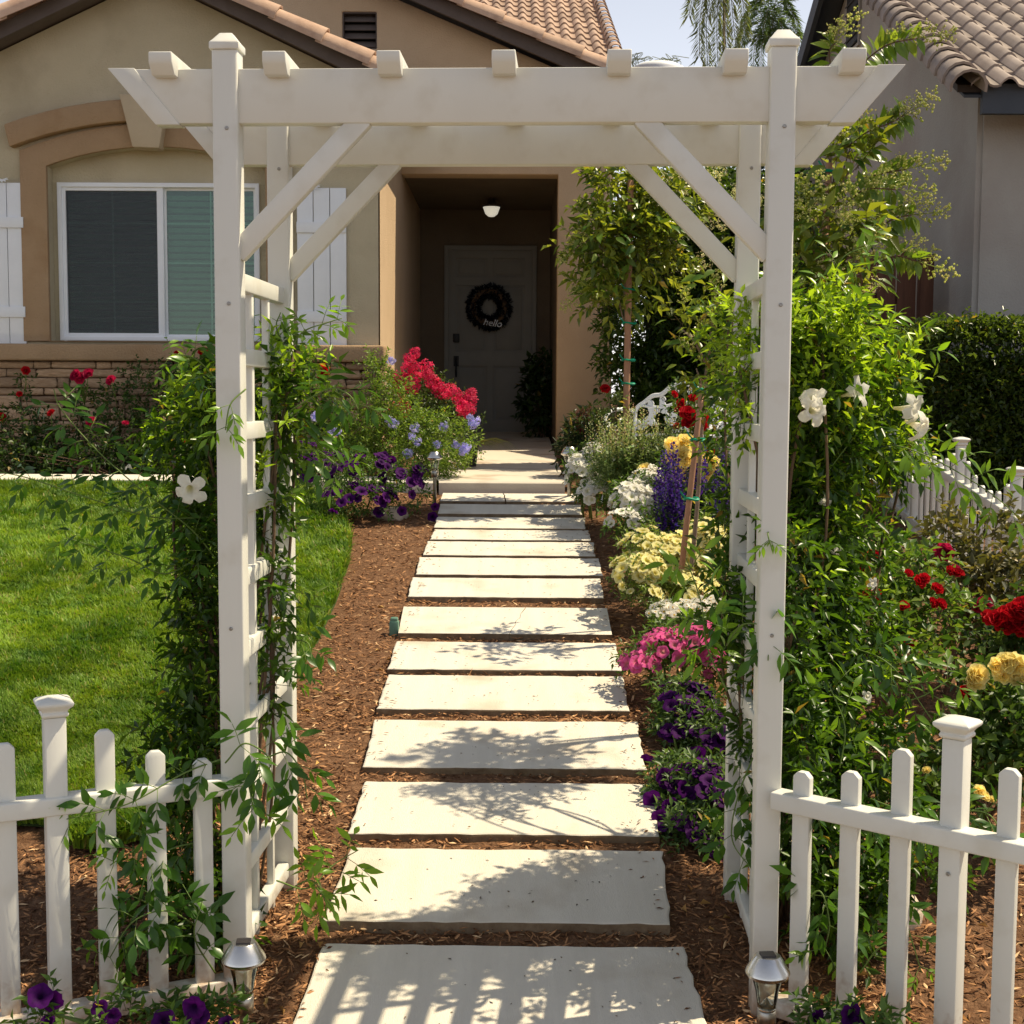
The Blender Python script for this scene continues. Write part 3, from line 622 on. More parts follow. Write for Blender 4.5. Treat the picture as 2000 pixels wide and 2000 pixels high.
while z > .86:
    hh = random.choice((.07, .085, .10, .12, .06)); x = XR + .0; first = True
    while x > -4.45:
        ww = random.choice((.11, .16, .22, .28, .36, .42)) * random.uniform(.85, 1.15)
        if first: ww = .13 if row % 2 else .26; first = False
        if x > -1.7 or x < -1.7:
            if random.random() < .33 and ww > .15 and hh > .07:
                for k in (0, 1): newobj('stone', sms[random.randrange(9)], sb, T((x - ww/2, DW - .055, z - hh*(.25 + .5*k) + random.uniform(-.006, .006))) @ Matrix.Rotation(random.uniform(-.03, .03), 4, 'Y') @ Matrix.Diagonal((ww - .006, .06, hh/2 - .006, 1)))
            else: newobj('stone', sms[random.randrange(9)], sb, T((x - ww/2, DW - .06 + random.uniform(-.008, .008), z - hh/2)) @ Matrix.Diagonal((ww - .006, .065, hh - .006, 1)))
        x -= ww
    # stones wrapping round the corner on the entry side
    y = DW - .06
    for k in range(4):
        ww = random.uniform(.18, .32); newobj('stone', sms[random.randrange(9)], sb, T((XR + .012, y + ww/2, z - hh/2)) @ Matrix.Rotation(pi/2, 4, 'Z') @ Matrix.Diagonal((ww - .006, .05, hh - .006, 1))); y += ww
    z -= hh; row += 1
# shutters of three boards with two battens
def shutter(x0, x1, z0, z1, lab):
    s = newobj('shutter', None, hs, T(((x0+x1)/2, DW - .03, z0))); s['label'] = lab
    n = 3; wd = (x1 - x0) / n
    for k in range(n): newobj('board', bx(round(wd - .006, 3), .022, round(z1 - z0, 3), whitep, .002), s, T((x0 + wd*(k + .5), DW - .018, (z0+z1)/2)))
    for f in (.20, .755): newobj('batten', bx(round(x1 - x0 - .002, 3), .016, .085, whitep, .002), s, T(((x0+x1)/2, DW - .038, z0 + (z1 - z0)*f)))
shutter(X(583, DW), X(679, DW), Z(681, DW, 630), Z(368, DW, 630), 'white board shutter right of the window')
shutter(X(-40, DW), X(57, DW), Z(672, DW, 30), Z(358, DW, 30), 'white board shutter left of the window')
for px, py in ((613, 364), (4, 350)):       # small scalloped shell ornaments at the shutter tops
    V = [(0, 0, 0)]; 
    for k in range(13): a = pi * k / 12; r = .052 * (1 + .12 * cos(12 * a)); V.append((r * cos(a), -.012 * (k % 2), -r * sin(a) * .8 + .02))
    newobj('shell_ornament', MB().add(V, [(0, i, i+1) for i in range(1, 13)]).mesh('shell_ornament', whitep), hs, T(P(px, py, DW - .06)))
# entry: gable wall, pillar, return walls, ceiling, back wall, door
xe0, xe1, xp = X(1087, DE), X(1194, DE), X(1080, DE + .3)
zh = Z(340, DE, 940)
gp = P(849 - 60, -150, DE)
def ggable(x): return Z(134 + 22, DE, 1132) - .42 * (x - X(1132, DE))
ew = [(-3.6, zh), (xe0, zh), (xe0, .75), (xe1, .75), (xe1, ggable(xe1)), (-2.2, ggable(-2.2)), (-3.6, ggable(-.8))]
vx0, vx1, vz0, vz1 = X(672, DE), X(738, DE), Z(97, DE), Z(24, DE)
newobj('entry_wall', plate(ew, [rect(vx0, vx1, vz0, vz1)], DE, DE + .28, stucco2, 'entry_wall', .012), hs)
vt = newobj('gable_vent', plate(rect(vx0 - .0, vx1, vz0, vz1), [rect(vx0 + .012, vx1 - .012, vz0 + .012, vz1 - .012)], DE + .02, DE + .1, fascia, 'gable_vent'), hs)
for k in range(4):
    z0_ = vz0 + .02 + (k + .5) * (vz1 - vz0 - .03) / 4
    newobj('louvre', bx(round(vx1 - vx0 - .026, 3), .09, .012, fascia, .003), vt, T(((vx0+vx1)/2, DE + .075, z0_)) @ Matrix.Rotation(R(48), 4, 'X'))
newobj('vent_backing', MB().add([(vx0, DE+.15, vz0), (vx1, DE+.15, vz0), (vx1, DE+.15, vz1), (vx0, DE+.15, vz1)], [(0, 1, 2, 3)]).mesh('vent_backing', darkin), vt)
DB = 16.2
def quad(name, pts, mat): return newobj(name, MB().add(pts, [(0, 1, 2, 3)]).mesh(name, mat), hs)
newobj('return_wall', MB().box((XR - .06, (DW + DB)/2 + .001, 2.4), (.12, DB - DW, 3.4)).mesh('return_wall', stucco2), hs)
newobj('entry_side_wall', MB().box((xe0 + .1, (DE + .27 + DB)/2, 2.3), (.2, DB - DE - .27, 3.2)).mesh('entry_side_wall', entryshade), hs)
newobj('entry_ceiling', MB().box((-.35, (DE + .27 + DB)/2, zh + .07), (1.9, DB - DE - .27, .1)).mesh('entry_ceiling', entryshade), hs)
newobj('entry_back_wall', MB().box((-.35, DB + .1, 2.3), (1.9, .2, 3.2)).mesh('entry_back_wall', entryshade), hs)
newobj('side_wall', MB().box((xe1 - .1, 17.6, 2.3), (.2, 7.6, 3.0)).mesh('side_wall', stucco2), hs)
dx0, dx1, dz0, dz1 = X(874, DB - .04), X(1040, DB - .04), 1.03, Z(487, DB, 950)
dr = newobj('door', None, hs, T(((dx0+dx1)/2, DB - .03, dz0)))
newobj('door_frame', plate(rect(dx0 - .04, dx1 + .04, dz0 - .05, dz1 + .04), [rect(dx0 + .012, dx1 - .012, dz0 + .01, dz1 - .012)], DB - .05, DB, doorm, 'door_frame', .004), dr)
pn = []
for a, b in ((.10, .46), (.54, .90)):
    for c, e in ((.06, .36), (.44, .80), (.85, .95)): pn.append(rect(dx0 + (dx1-dx0)*a, dx0 + (dx1-dx0)*b, dz0 + (dz1-dz0)*c, dz0 + (dz1-dz0)*e))
newobj('door_leaf', plate(rect(dx0 + .012, dx1 - .012, dz0 + .01, dz1 - .012), pn, DB - .035, DB - .004, doorm, 'door_leaf', .006), dr)
newobj('door_core', MB().box(((dx0+dx1)/2, DB - .006, (dz0+dz1)/2), (dx1-dx0-.02, .008, dz1-dz0-.02)).mesh('door_core', doorm), dr)
for r_ in pn: newobj('door_panel', plate([(r_[0][0] + .03, r_[0][1] + .03), (r_[1][0] - .03, r_[1][1] + .03), (r_[2][0] - .03, r_[2][1] - .03), (r_[3][0] + .03, r_[3][1] - .03)], [], DB - .026, DB - .003, doorm, 'door_panel', .006), dr)
q = P(891, 660, DB - .05); newobj('lock', bx(.075, .02, .10, blackp, .006), dr, T(q))
q = P(891, 702, DB - .05)
mb = MB(); mb.box(q + Vector((0, 0, -.02)), (.06, .02, .12)); mb.tube([q + Vector(v) for v in ((0, -.01, .02), (0, -.05, -.02), (0, -.055, -.12), (0, -.02, -.19), (0, -.005, -.2))], .011, 8); newobj('handle', mb.mesh('handle', blackp), dr)
# roofs
barrel = None
def barrel_mesh(L, r, mat):
    mb = MB(); n = 9; V = []
    for t, rr in ((0, r * 1.0), (1, r * .84)):
        for th_ in (1, .86):
            for k in range(n): a = pi * (k / (n-1)) * 1.12 - pi*.06; V.append((rr*th_*cos(a), t*L, rr*th_*sin(a)))
    Fc = []
    for k in range(n-1): Fc += [(k, k+1, 2*n+k+1, 2*n+k), (n+k+1, n+k, 3*n+k, 3*n+k+1), (k+1, k, n+k, n+k+1)]
    mb.add(V, Fc); me = mb.mesh('rake_tile', mat, True); me.set_sharp_from_angle(angle=R(50)); return me
def rake(parent, p0, p1, r, L, mat, nm='rake_tile'):
    """row of overlapping barrel tiles from the eave end p0 up to p1"""
    p0, p1 = Vector(p0), Vector(p1); v = (p1 - p0).normalized(); n = int((p1 - p0).length / L) + 1; me = barrel_mesh(L * 1.12, r, mat)
    up = Vector((0, 0, 1)); sx = v.cross(up).normalized(); uz = sx.cross(v)
    Rm = Matrix((sx, v, uz)).transposed().to_4x4()
    for k in range(n): newobj(nm, me, parent, T(p0 + v * (k * L) + uz * .008) @ Rm @ Matrix.Rotation(R(-2.2) + random.uniform(-.01, .01), 4, 'X'))
def slab3(parent, nm, pts, th, mat):
    """thin roof slab from 4 corner points"""
    a = [Vector(p) for p in pts]; V = a + [p - Vector((0, 0, th)) for p in a]
    me = MB().add(V, [(0,1,2,3),(7,6,5,4),(0,4,5,1),(1,5,6,2),(2,6,7,3),(3,7,4,0)]).mesh(nm, mat); return newobj(nm, me, parent)
# front-left wing roof
wr = newobj('wing_roof', None, hs, T((pk.x, DW, pk.z)))
DR = DW - .28
for s in (-1, 1):
    xe = XR + .33 if s > 0 else -5.4
    zt = lambda x: pk.z - slope * abs(x - pk.x)
    slab3(wr, 'roof_deck', [(pk.x, DR + .05, zt(pk.x) + .13), (xe, DR + .05, zt(xe) + .13), (xe, 14.5, zt(xe) + .13), (pk.x, 14.5, zt(pk.x) + .13)], .03, underl)
    fp = [(pk.x, DR, pk.z), (xe, DR, zt(xe)), (xe, DR, zt(xe) + .115), (pk.x, DR, pk.z + .115)]
    V = [Vector(p) for p in fp] + [Vector(p) + Vector((0, .05, 0)) for p in fp]
    newobj('fascia_board', MB().add(V, [(0,1,2,3),(7,6,5,4),(0,4,5,1),(1,5,6,2),(2,6,7,3),(3,7,4,0)]).mesh('fascia_board', fascia), wr)
    slab3(wr, 'soffit', [(pk.x, DR + .05, pk.z + .055), (xe, DR + .05, zt(xe) + .055), (xe, DW, zt(xe) + .055), (pk.x, DW, pk.z + .055)], .02, fascia)
    rake(wr, (xe, DR - .01, zt(xe) + .115), (pk.x, DR - .01, pk.z + .115), .115, .40, terra)
# entry gable rake
er = newobj('entry_roof', None, hs, T((.5, DE, 4)))
gz0 = lambda x: ggable(x)
DR2 = DE - .28; xa, xb = 1.36, -2.2
oz = (DR2 - DE) / F * 620
fp = [(xb, DR2, gz0(xb) - .02), (xa, DR2, gz0(xa) - .02), (xa, DR2, gz0(xa) + .11), (xb, DR2, gz0(xb) + .11)]
V = [Vector(p) for p in fp] + [Vector(p) + Vector((0, .05, 0)) for p in fp]
newobj('fascia_board', MB().add(V, [(0,1,2,3),(7,6,5,4),(0,4,5,1),(1,5,6,2),(2,6,7,3),(3,7,4,0)]).mesh('fascia_board', fascia), er)
slab3(er, 'roof_deck', [(xb, DR2 + .05, gz0(xb) + .12), (xa, DR2 + .05, gz0(xa) + .12), (xa, 14.6, gz0(xa) + .12), (xb, 14.6, gz0(xb) + .12)], .05, underl)
rake(er, (xa, DR2 - .01, gz0(xa) + .115), (xb, DR2 - .01, gz0(xb) + .115), .115, .40, terra)
# tiled roof slopes
def stile_mesh(wd, L, mat):
    mb = MB(); n = 9; pr = []
    for k in range(n):
        u = k / (n-1); x = (u - .5) * wd * 1.06
        z = wd * .26 * sin(pi * min(u / .62, 1)) if u < .62 else -wd * .05 * sin(pi * (u - .62) / .38)
        pr.append((x, z))
    V = [(x, 0, z) for x, z in pr] + [(x, L, z) for x, z in pr] + [(x, 0, z - .016) for x, z in pr]
    Fc = [(k, k+1, n+k+1, n+k) for k in range(n-1)] + [(2*n+k, 2*n+k+1, k+1, k) for k in range(n-1)]
    mb.add(V, Fc); me = mb.mesh('roof_tile', mat, True); me.set_sharp_from_angle(angle=R(50)); return me
def tiled(parent, x0, x1, d0, z0, d1, sl_, wd, ex, mat):
    me = stile_mesh(wd, ex * 1.18, mat); an = math.atan(sl_); n = int((d1 - d0) / (ex * cos(an))) + 1; m_ = int((x1 - x0) / wd)
    for j in range(n):
        d = d0 + j * ex * cos(an); z = z0 + (d - d0) * sl_
        for i in range(m_): newobj('roof_tile', me, parent, T((x0 + (i + .5) * wd, d, z + .035)) @ Matrix.Rotation(an - R(3.0), 4, 'X') @ Matrix.Rotation(random.uniform(-.01, .01), 4, 'Z'))
mr = newobj('main_roof', None, hs, T((0, 14, 4)))
zr = lambda d: 3.75 + .45 * (d - 12.6)
slab3(mr, 'roof_deck', [(-4.5, 14.2, zr(14.2)), (1.16, 14.2, zr(14.2)), (1.16, 22.5, zr(22.5)), (-4.5, 22.5, zr(22.5))], .06, underl)
tiled(mr, -1.0, 1.10, 15.2, zr(15.2), 21.8, .45, .175, .40, terra2)
rake(mr, (1.17, 14.6, zr(14.6) + .02), (1.17, 22, zr(22) + .02), .085, .30, terra2)
# porch ceiling lamp, wreath
q = P(960, 395, 15.2); lamp = thing('ceiling_lamp', 'small round glass ceiling lamp lit above the front door', 'lamp', (q.x, 15.2, zh + .02))
zc_ = zh + .02; zb_ = P(960, 424, 15.2).z; zt_ = P(960, 404, 15.2).z; rr_ = .095
newobj('glass_bowl', MB().lathe([(.001, zb_ - zc_), (rr_*.35, zb_ - zc_ + .006), (rr_*.7, (zb_ + (zt_-zb_)*.3) - zc_), (rr_, zt_ - zc_)], 24).mesh('glass_bowl', litm, True), lamp, local=Matrix())
newobj('rim', MB().lathe([(rr_*1.06, zt_ - zc_ - .004), (rr_*1.06, zt_ - zc_ + .02), (rr_*.6, zt_ - zc_ + .012), (.02, 0)], 24).mesh('rim', fascia, True), lamp, local=Matrix())
q = P(955, 600, DB - .10); wre = thing('door_wreath', 'dark round leafy wreath with a white hello sign on the front door', 'wreath', q)
cl = Cl(); n = 1500; a = rng.uniform(0, 2*pi, n); b = rng.uniform(0, 2*pi, n); rr = .185 + .055 * np.cos(b) 
pos = np.stack([q.x + rr*np.cos(a), q.y + .05*np.sin(b), q.z + rr*np.sin(a)], 1); out = np.stack([np.cos(a)*np.cos(b), np.sin(b) * 1.0, np.sin(a)*np.cos(b)], 1) + rng.normal(0, .5, (n, 3))
cl.add(*leaves(pos, out, .055, .022, (.008, .012, .02), (.02, .026, .035))); cl.build('foliage', wreathm, wre, q)
newobj('ring', MB().tube([(q.x + .185*cos(t), q.y, q.z + .185*sin(t)) for t in np.linspace(0, 2*pi, 28)], .03, 6).mesh('ring', stemb), wre)
def text_mesh(s, size, mat, shear=.25):
    cu = bpy.data.curves.new('t', 'FONT'); cu.body = s; cu.size = size; cu.extrude = .004; cu.shear = shear; cu.offset = size * .012
    o = bpy.data.objects.new('t', cu); C.objects.link(o); dg = bpy.context.evaluated_depsgraph_get(); me = bpy.data.meshes.new_from_object(o.evaluated_get(dg))
    bpy.data.objects.remove(o); me.materials.clear(); me.materials.append(mat); return me
q2 = P(943, 634, DB - .17); newobj('hello_sign', text_mesh('hello', .11, whitep), wre, T(q2) @ Matrix.Rotation(R(8), 4, 'Y') @ RX)

# ------------------------------------------------------------------ neighbour's house, wooden fence, hedge
nh = thing('neighbour_house', 'grey stucco house with brown tile roof behind the hedge', 'house', (3.31, 10, 1.0))
XN = 3.31; ns = .525; d_e = 10.0
zE = 3.78
ridge = 13.75
wp = [(10.0, .8), (17.6, .8), (17.6, zE - .1), (ridge, zE + ns*(ridge - 10.0) - .12), (10.0, zE - .12)]
me = plate([(a, b) for a, b in wp], [], 0, .15, nstuc, 'side_wall'); me.transform(Matrix.Rotation(pi/2, 4, 'Z'))
newobj('side_wall', me, nh, T((XN + .15, 0, 0)))
newobj('front_wall', MB().box((6.4, 10.06, 2.3), (6.1, .16, 3.0)).mesh('front_wall', nstuc), nh)
XO = XN - .27
ze_ = lambda d: zE + ns * (d - 10.0)
slab3(nh, 'roof_deck', [(XO, 9.62, ze_(9.62)), (9, 9.62, ze_(9.62)), (9, ridge, ze_(ridge)), (XO, ridge, ze_(ridge))], .05, underl)
slab3(nh, 'roof_deck', [(XO, ridge, ze_(ridge)), (9, ridge, ze_(ridge)), (9, 17.9, ze_(ridge) - ns*(17.9-ridge)), (XO, 17.9, ze_(ridge) - ns*(17.9-ridge))], .05, underl)
newobj('eave_fascia', MB().box((6.2, 9.60, ze_(9.62) - .10), (6.0, .05, .20)).mesh('eave_fascia', ndark), nh)
for s in (0, 1):
    q0, q1 = ((9.6, ze_(9.6)), (ridge, ze_(ridge))) if s == 0 else ((ridge, ze_(ridge)), (17.9, ze_(ridge) - ns*(17.9-ridge)))
    fp = [(XO - .01, q0[0], q0[1] - .20), (XO - .01, q1[0], q1[1] - .20), (XO - .01, q1[0], q1[1] + .01), (XO - .01, q0[0], q0[1] + .01)]
    V = [Vector(p) for p in fp] + [Vector(p) + Vector((.05, 0, 0)) for p in fp]
    if s: newobj('rake_board', MB().add(V, [(0,1,2,3),(7,6,5,4),(0,4,5,1),(1,5,6,2),(2,6,7,3),(3,7,4,0)]).mesh('rake_board', ndark), nh)
    slab3(nh, 'soffit', [(XO + .04, q0[0], q0[1] - .06), (XN, q0[0], q0[1] - .06), (XN, q1[0], q1[1] - .06), (XO + .04, q1[0], q1[1] - .06)], .02, ndark)
tiled(nh, XO + .06, 5.6, 9.5, ze_(9.5) + .01, ridge, ns, .195, .33, terra3)
rake(nh, (XO + .02, 9.45, ze_(9.45) + .02), (XO + .02, ridge, ze_(ridge) + .02), .13, .20, terra3)
q = P(1640, 42, 13.8)
nv = newobj('gable_vent', MB().box((XN - .01, 13.7, q.z), (.03, .52, .62)).mesh('gable_vent', nstuc), nh)
for k in range(7): newobj('louvre', bx(.03, .44, .012, ndark, 0), nv, T((XN - .035, 13.7, q.z - .26 + k*.085)) @ Matrix.Rotation(R(-40), 4, 'Y'))
newobj('vent_backing', MB().box((XN - .028, 13.7, q.z), (.004, .45, .56)).mesh('vent_backing', darkin), nv)
wf = thing('wooden_fence', 'dark brown wooden board fence between the two houses', 'fence', (2.9, 10.6, 1.0))
for k in range(3, 10):
    x = 1.61 + k * .155; h = P(1800, 502, 10.6).z + random.uniform(-.02, .02) - (0 if k < 9 else -.02)
    newobj('board', bx(.142, .02, 1.75, fencew, .004), wf, T((x, 10.6 + random.uniform(-.004, .004), h - .875)))
newobj('post', bx(.10, .10, 1.78, fencew, .006), wf, T((1.61 + 9.85*.155, 10.55, P(1800, 499, 10.6).z - .89)))
newobj('rail', bx(1.05, .04, .09, fencew, .004), wf, T((2.55, 10.64, 2.2)))
GREEN1, GREEN2 = (.035, .085, .012), (.10, .19, .025)
hd = thing('clipped_hedge', 'tall clipped dark green hedge behind the side picket fence', 'hedge', (3.6, 8.8, .7))
zt = P(1850, 645, 8.3).z
newobj('shade_core', MB().box((3.82, 8.9, (zt + .55)/2 - .06), (2.3, .9, zt - .55 - .2)).mesh('shade_core', M('hedge_shade_core', (.010, .015, .006), (.02, .025, .01), 20, .9)), hd)  # near-black box added inside, stands in for shade between the leaves
cl = Cl(); n = 15000; f = rng.uniform(0, 1, n)
xs_ = rng.uniform(2.62, 4.9, n); zz = rng.uniform(.55, zt, n); yy = np.full(n, 8.38) + rng.normal(0, .04, n); out = np.tile([0, -1., .2], (n, 1))
top = f < .35; zz[top] = zt + rng.normal(0, .025, top.sum()); yy[top] = rng.uniform(8.35, 9.4, top.sum()); out[top] = [0, -.2, 1]
sd_ = f > .88; xs_[sd_] = 2.6 + rng.normal(0, .04, sd_.sum()); yy[sd_] = rng.uniform(8.35, 9.4, sd_.sum()); out[sd_] = [-1, -.1, .2]
twigs(cl, np.stack([xs_, yy, zz], 1), out, .06, 4, .045, .022, (.03, .06, .012), (.10, .15, .03), rnd=.4); cl.build('foliage', leafg, hd, (3.6, 8.8, .7))

# ------------------------------------------------------------------ flower and leaf templates (shared meshes)
def V3(*a): return Vector(a)
def fl_petunia(name, rim, throat, vein=None):
    mb = MB(); n = 20; V = [(0, 0, -.55)]; c = [throat]; vein = vein or [k * .8 for k in rim]
    for r, z, k in ((.16, -.42, 0), (.30, -.16, 1), (.66, -.01, 2), (1.0, -.03, 3)):
        for j in range(n):
            a = 2*pi*j/n; lob = (.87 + .13 * abs(cos(2.5*a))) if k == 3 else 1
            V.append((r*lob*cos(a), r*lob*sin(a), z + (.09*sin(10*a + 1) if k == 3 else .03 * sin(5 * a) if k == 2 else 0)))
            c.append([throat, [.5*p + .5*q for p, q in zip(throat, vein)], rim if j % 4 else vein, rim][k])
    Fc = [(0, 1 + j, 1 + (j+1) % n) for j in range(n)]
    for k in range(3): Fc += [(1+k*n+j, 1+(k+1)*n+j, 1+(k+1)*n+(j+1) % n, 1+k*n+(j+1) % n) for j in range(n)]
    return mb.add(V, Fc, c).mesh(name, petalm, True)
def fl_rose(name, col, col2, layers=((6, .62, 1.15, .55), (6, .42, .85, .55), (5, .24, .50, .5), (3, .08, .2, .42)), seed=1):
    mb = MB(); r = random.Random(seed)
    for li, (n, rad, tilt, sz_) in enumerate(layers):
        for k in range(n):
            a = 2*pi*(k + .5*(li % 2) + r.uniform(-.15, .15))/n; t = tilt + r.uniform(-.15, .15)
            er = Vector((cos(a), sin(a), 0)); et = Vector((-sin(a), cos(a), 0)); ax = er * sin(t) + Vector((0, 0, cos(t))); nn = ax.cross(et)
            base = er * rad * .25 + Vector((0, 0, -.1 + li * .03)); V = []
            for u in (0, .45, .85, 1.0):
                for v_ in (-1, 0, 1):
                    wd = (.25 + .62 * sin(pi * min(u, .8) * .62)) * sz_ * (1 if u < 1 else .72)
                    V.append(base + ax * sz_ * 1.25 * u + et * wd * v_ + nn * (-.16 * abs(v_) * sz_ + .22 * max(0, u - .6) * sz_ * (1 if li < 2 else -.6)))
            f = li / max(1, len(layers) - 1); cc = [p*(1-f) + q*f for p, q in zip(col, col2)]
            mb.add(V, [(i*3+j, i*3+j+1, i*3+j+4, i*3+j+3) for i in range(3) for j in range(2)], cc)
    return mb.mesh(name, petalm, True)
def fl_trumpet(name, seed=1, col=(.86, .85, .76), throat=(.72, .70, .42)):
    mb = MB(); n = 30; V = []; c = []; r_ = random.Random(seed); lb = [r_.uniform(.75, 1.12) for _ in range(5)]; bd = [r_.uniform(-.55, .25) for _ in range(5)]
    for r, z, k in ((.07, -1.25, 0), (.11, -.9, 0), (.24, -.35, 1), (.34, -.08, 1), (.62, .03, 2), (.95, -.04, 3)):
        for j in range(n):
            a = 2*pi*j/n; q = abs(cos(2.5*a)); li = int(((a + pi/5) % (2*pi)) / (2*pi/5)) % 5; rr = r * (((.50 + .50 * q ** .6) * (1 + (lb[li] - 1)*q)) if k == 3 else (.8 + .2*q) if k == 2 else 1)
            V.append((rr*cos(a), rr*sin(a), z + (bd[li]*q + .10*sin(11*a + seed) if k == 3 else bd[li]*.25*q if k == 2 else 0))); c.append(throat if k == 0 else col)
    return mb.add(V, [(i*n+j, (i+1)*n+j, (i+1)*n+(j+1) % n, i*n+(j+1) % n) for i in range(5) for j in range(n)], c).mesh(name, petalm, True)
def fl_daisy(name):
    mb = MB()
    for k in range(14):
        a = 2*pi*k/14; er = V3(cos(a), sin(a), 0); et = V3(-sin(a), cos(a), 0)
        mb.add([er*.2 - et*.06, er*.2 + et*.06, er*.75 + et*.15 + V3(0, 0, .05), er*1.0, er*.75 - et*.15 + V3(0, 0, .05)], [(0, 1, 2, 3, 4)], (.82, .81, .74))
    V = [(0, 0, .12)] + [(.24*cos(2*pi*j/8), .24*sin(2*pi*j/8), .02) for j in range(8)]
    return mb.add(V, [(0, 1+j, 1+(j+1) % 8) for j in range(8)], (.72, .46, .04)).mesh(name, petalm)
def fl_ball(name, cols, n=26, ps=.34, five=True, seed=3, dome=False):
    """cluster of little five-petalled florets (or crinkled petals) over a ball"""
    mb = MB(); r = random.Random(seed)
    for k in range(n):
        d = Vector((r.gauss(0, 1), r.gauss(0, 1), r.gauss(0, 1))).normalized()
        if dome: d.z = abs(d.z)
        p = d * r.uniform(.6, 1.0); u = d.cross(V3(.3, .5, .8)).normalized(); v = d.cross(u); c = r.choice(cols); c = [q * r.uniform(.85, 1.1) for q in c]
        m_ = 5 if five else 3
        for j in range(m_):
            a = 2*pi*j/m_ + r.uniform(-.3, .3); e = u*cos(a) + v*sin(a); t = u*(-sin(a)) + v*cos(a); h = r.uniform(-.1, .25)
            mb.add([p, p + e*ps*.55 + t*ps*.32 + d*h*ps, p + e*ps + d*h*ps*1.5, p + e*ps*.55 - t*ps*.32 + d*h*ps], [(0, 1, 2, 3)], c)
    return mb.mesh(name, petalm)
def fl_spike(name, cols, n=46, wd=.12, fs=.11, seed=5, taper=.7, leafy=None):
    """upright flower spike of length 1"""
    mb = MB(); r = random.Random(seed)
    mb.tube([(0, 0, -.5), (.01, 0, .3), (0, .01, 1)], [.012, .01, .004], 4, (.10, .16, .04))
    for k in range(n):
        t = k / n; a = k * 2.4 + r.uniform(-.4, .4); rad = wd * (1 - taper*t) * r.uniform(.6, 1.1); p = V3(rad*cos(a), rad*sin(a), t); e = V3(cos(a), sin(a), r.uniform(-.2, .7)).normalized(); s_ = V3(-sin(a), cos(a), 0); f = fs*(1 - .55*t)*r.uniform(.7, 1.2)
        c = [q * r.uniform(.8, 1.15) for q in r.choice(cols)]
        mb.add([p - e*f*.4, p + s_*f*.5, p + e*f*.8 + V3(0, 0, f*.3), p - s_*f*.5], [(0, 1, 2, 3)], c); mb.add([p, p + V3(0, 0, f*.6) + s_*f*.3, p + e*f*.6 + V3(0, 0, f*.5), p + e*f*.4 - s_*f*.35], [(0, 1, 2, 3)], c)
    if leafy:
        for k in range(14):
            a = k*2.4; z = -.45 + k*.04; e = V3(cos(a), sin(a), .35); s_ = V3(-sin(a), cos(a), 0); p = V3(0, 0, z)
            mb.add([p, p + e*.12 + s_*.045, p + e*.26, p + e*.12 - s_*.045], [(0, 1, 2, 3)], leafy)
    return mb.mesh(name, petalm)
def leaf_mesh(name, col, wd=.42, fold=.18, curl=.22, mat=None):
    V = [(0, 0, 0), (0, -.18, .03)]; c = []
    rows = ((.18, .55), (.42, 1.0), (.68, .78), (.88, .34))
    V = [(0, 0, 0)]
    for u, k in rows:
        z = -curl*u*u
        V += [(-wd/2*k, u, z + fold*wd*k*.5), (0, u, z), (wd/2*k, u, z + fold*wd*k*.5)]
    V.append((0, 1.05, -curl*1.1)); Fc = [(0, 2, 1), (0, 3, 2)]
    for i in range(3): b = 1 + i*3; Fc += [(b, b+1, b+4, b+3), (b+1, b+2, b+5, b+4)]
    Fc += [(10, 11, 13), (11, 12, 13)]
    return MB().add(V, Fc, [col]*14).mesh(name, mat or leafg, True)
def orient(pos, d, roll=None, s=1.0, axis='Z'):
    d = Vector(d).normalized(); q = d.to_track_quat(axis, 'X' if axis == 'Y' else 'Y')
    return T(pos) @ q.to_matrix().to_4x4() @ Matrix.Rotation(random.uniform(0, 6.28) if roll is None else roll, 4, axis) @ Matrix.Scale(s, 4)
def leaf_m(pos, d, s, up=(0, 0, 1)):
    d = Vector(d).normalized(); u = Vector(up) + Vector((random.gauss(0, .4), random.gauss(0, .4), 0)); z = (u - d*u.dot(d)).normalized(); x = d.cross(z)
    return T(pos) @ Matrix((x, d, z)).transposed().to_4x4() @ Matrix.Scale(s, 4)
def onblob(bl, n, front=.6, up=.5):
    """points on the camera/upper side of blobs, with outward direction"""
    wgt = np.array([b[3]*b[4] for b in bl], float); idx = rng.choice(len(bl), n, p=wgt/wgt.sum()); out = []
    for i in idx:
        b = bl[i]; c = P(*b[:3]); d = Vector((random.gauss(0, .75), random.gauss(-front, .5), random.gauss(up, .5))).normalized()
        out.append((c + Vector((d.x*b[3]*b[2]/F, d.y*b[5], d.z*b[4]*b[2]/F)) * random.uniform(.95, 1.12), d))
    return out
MULT = 1.0
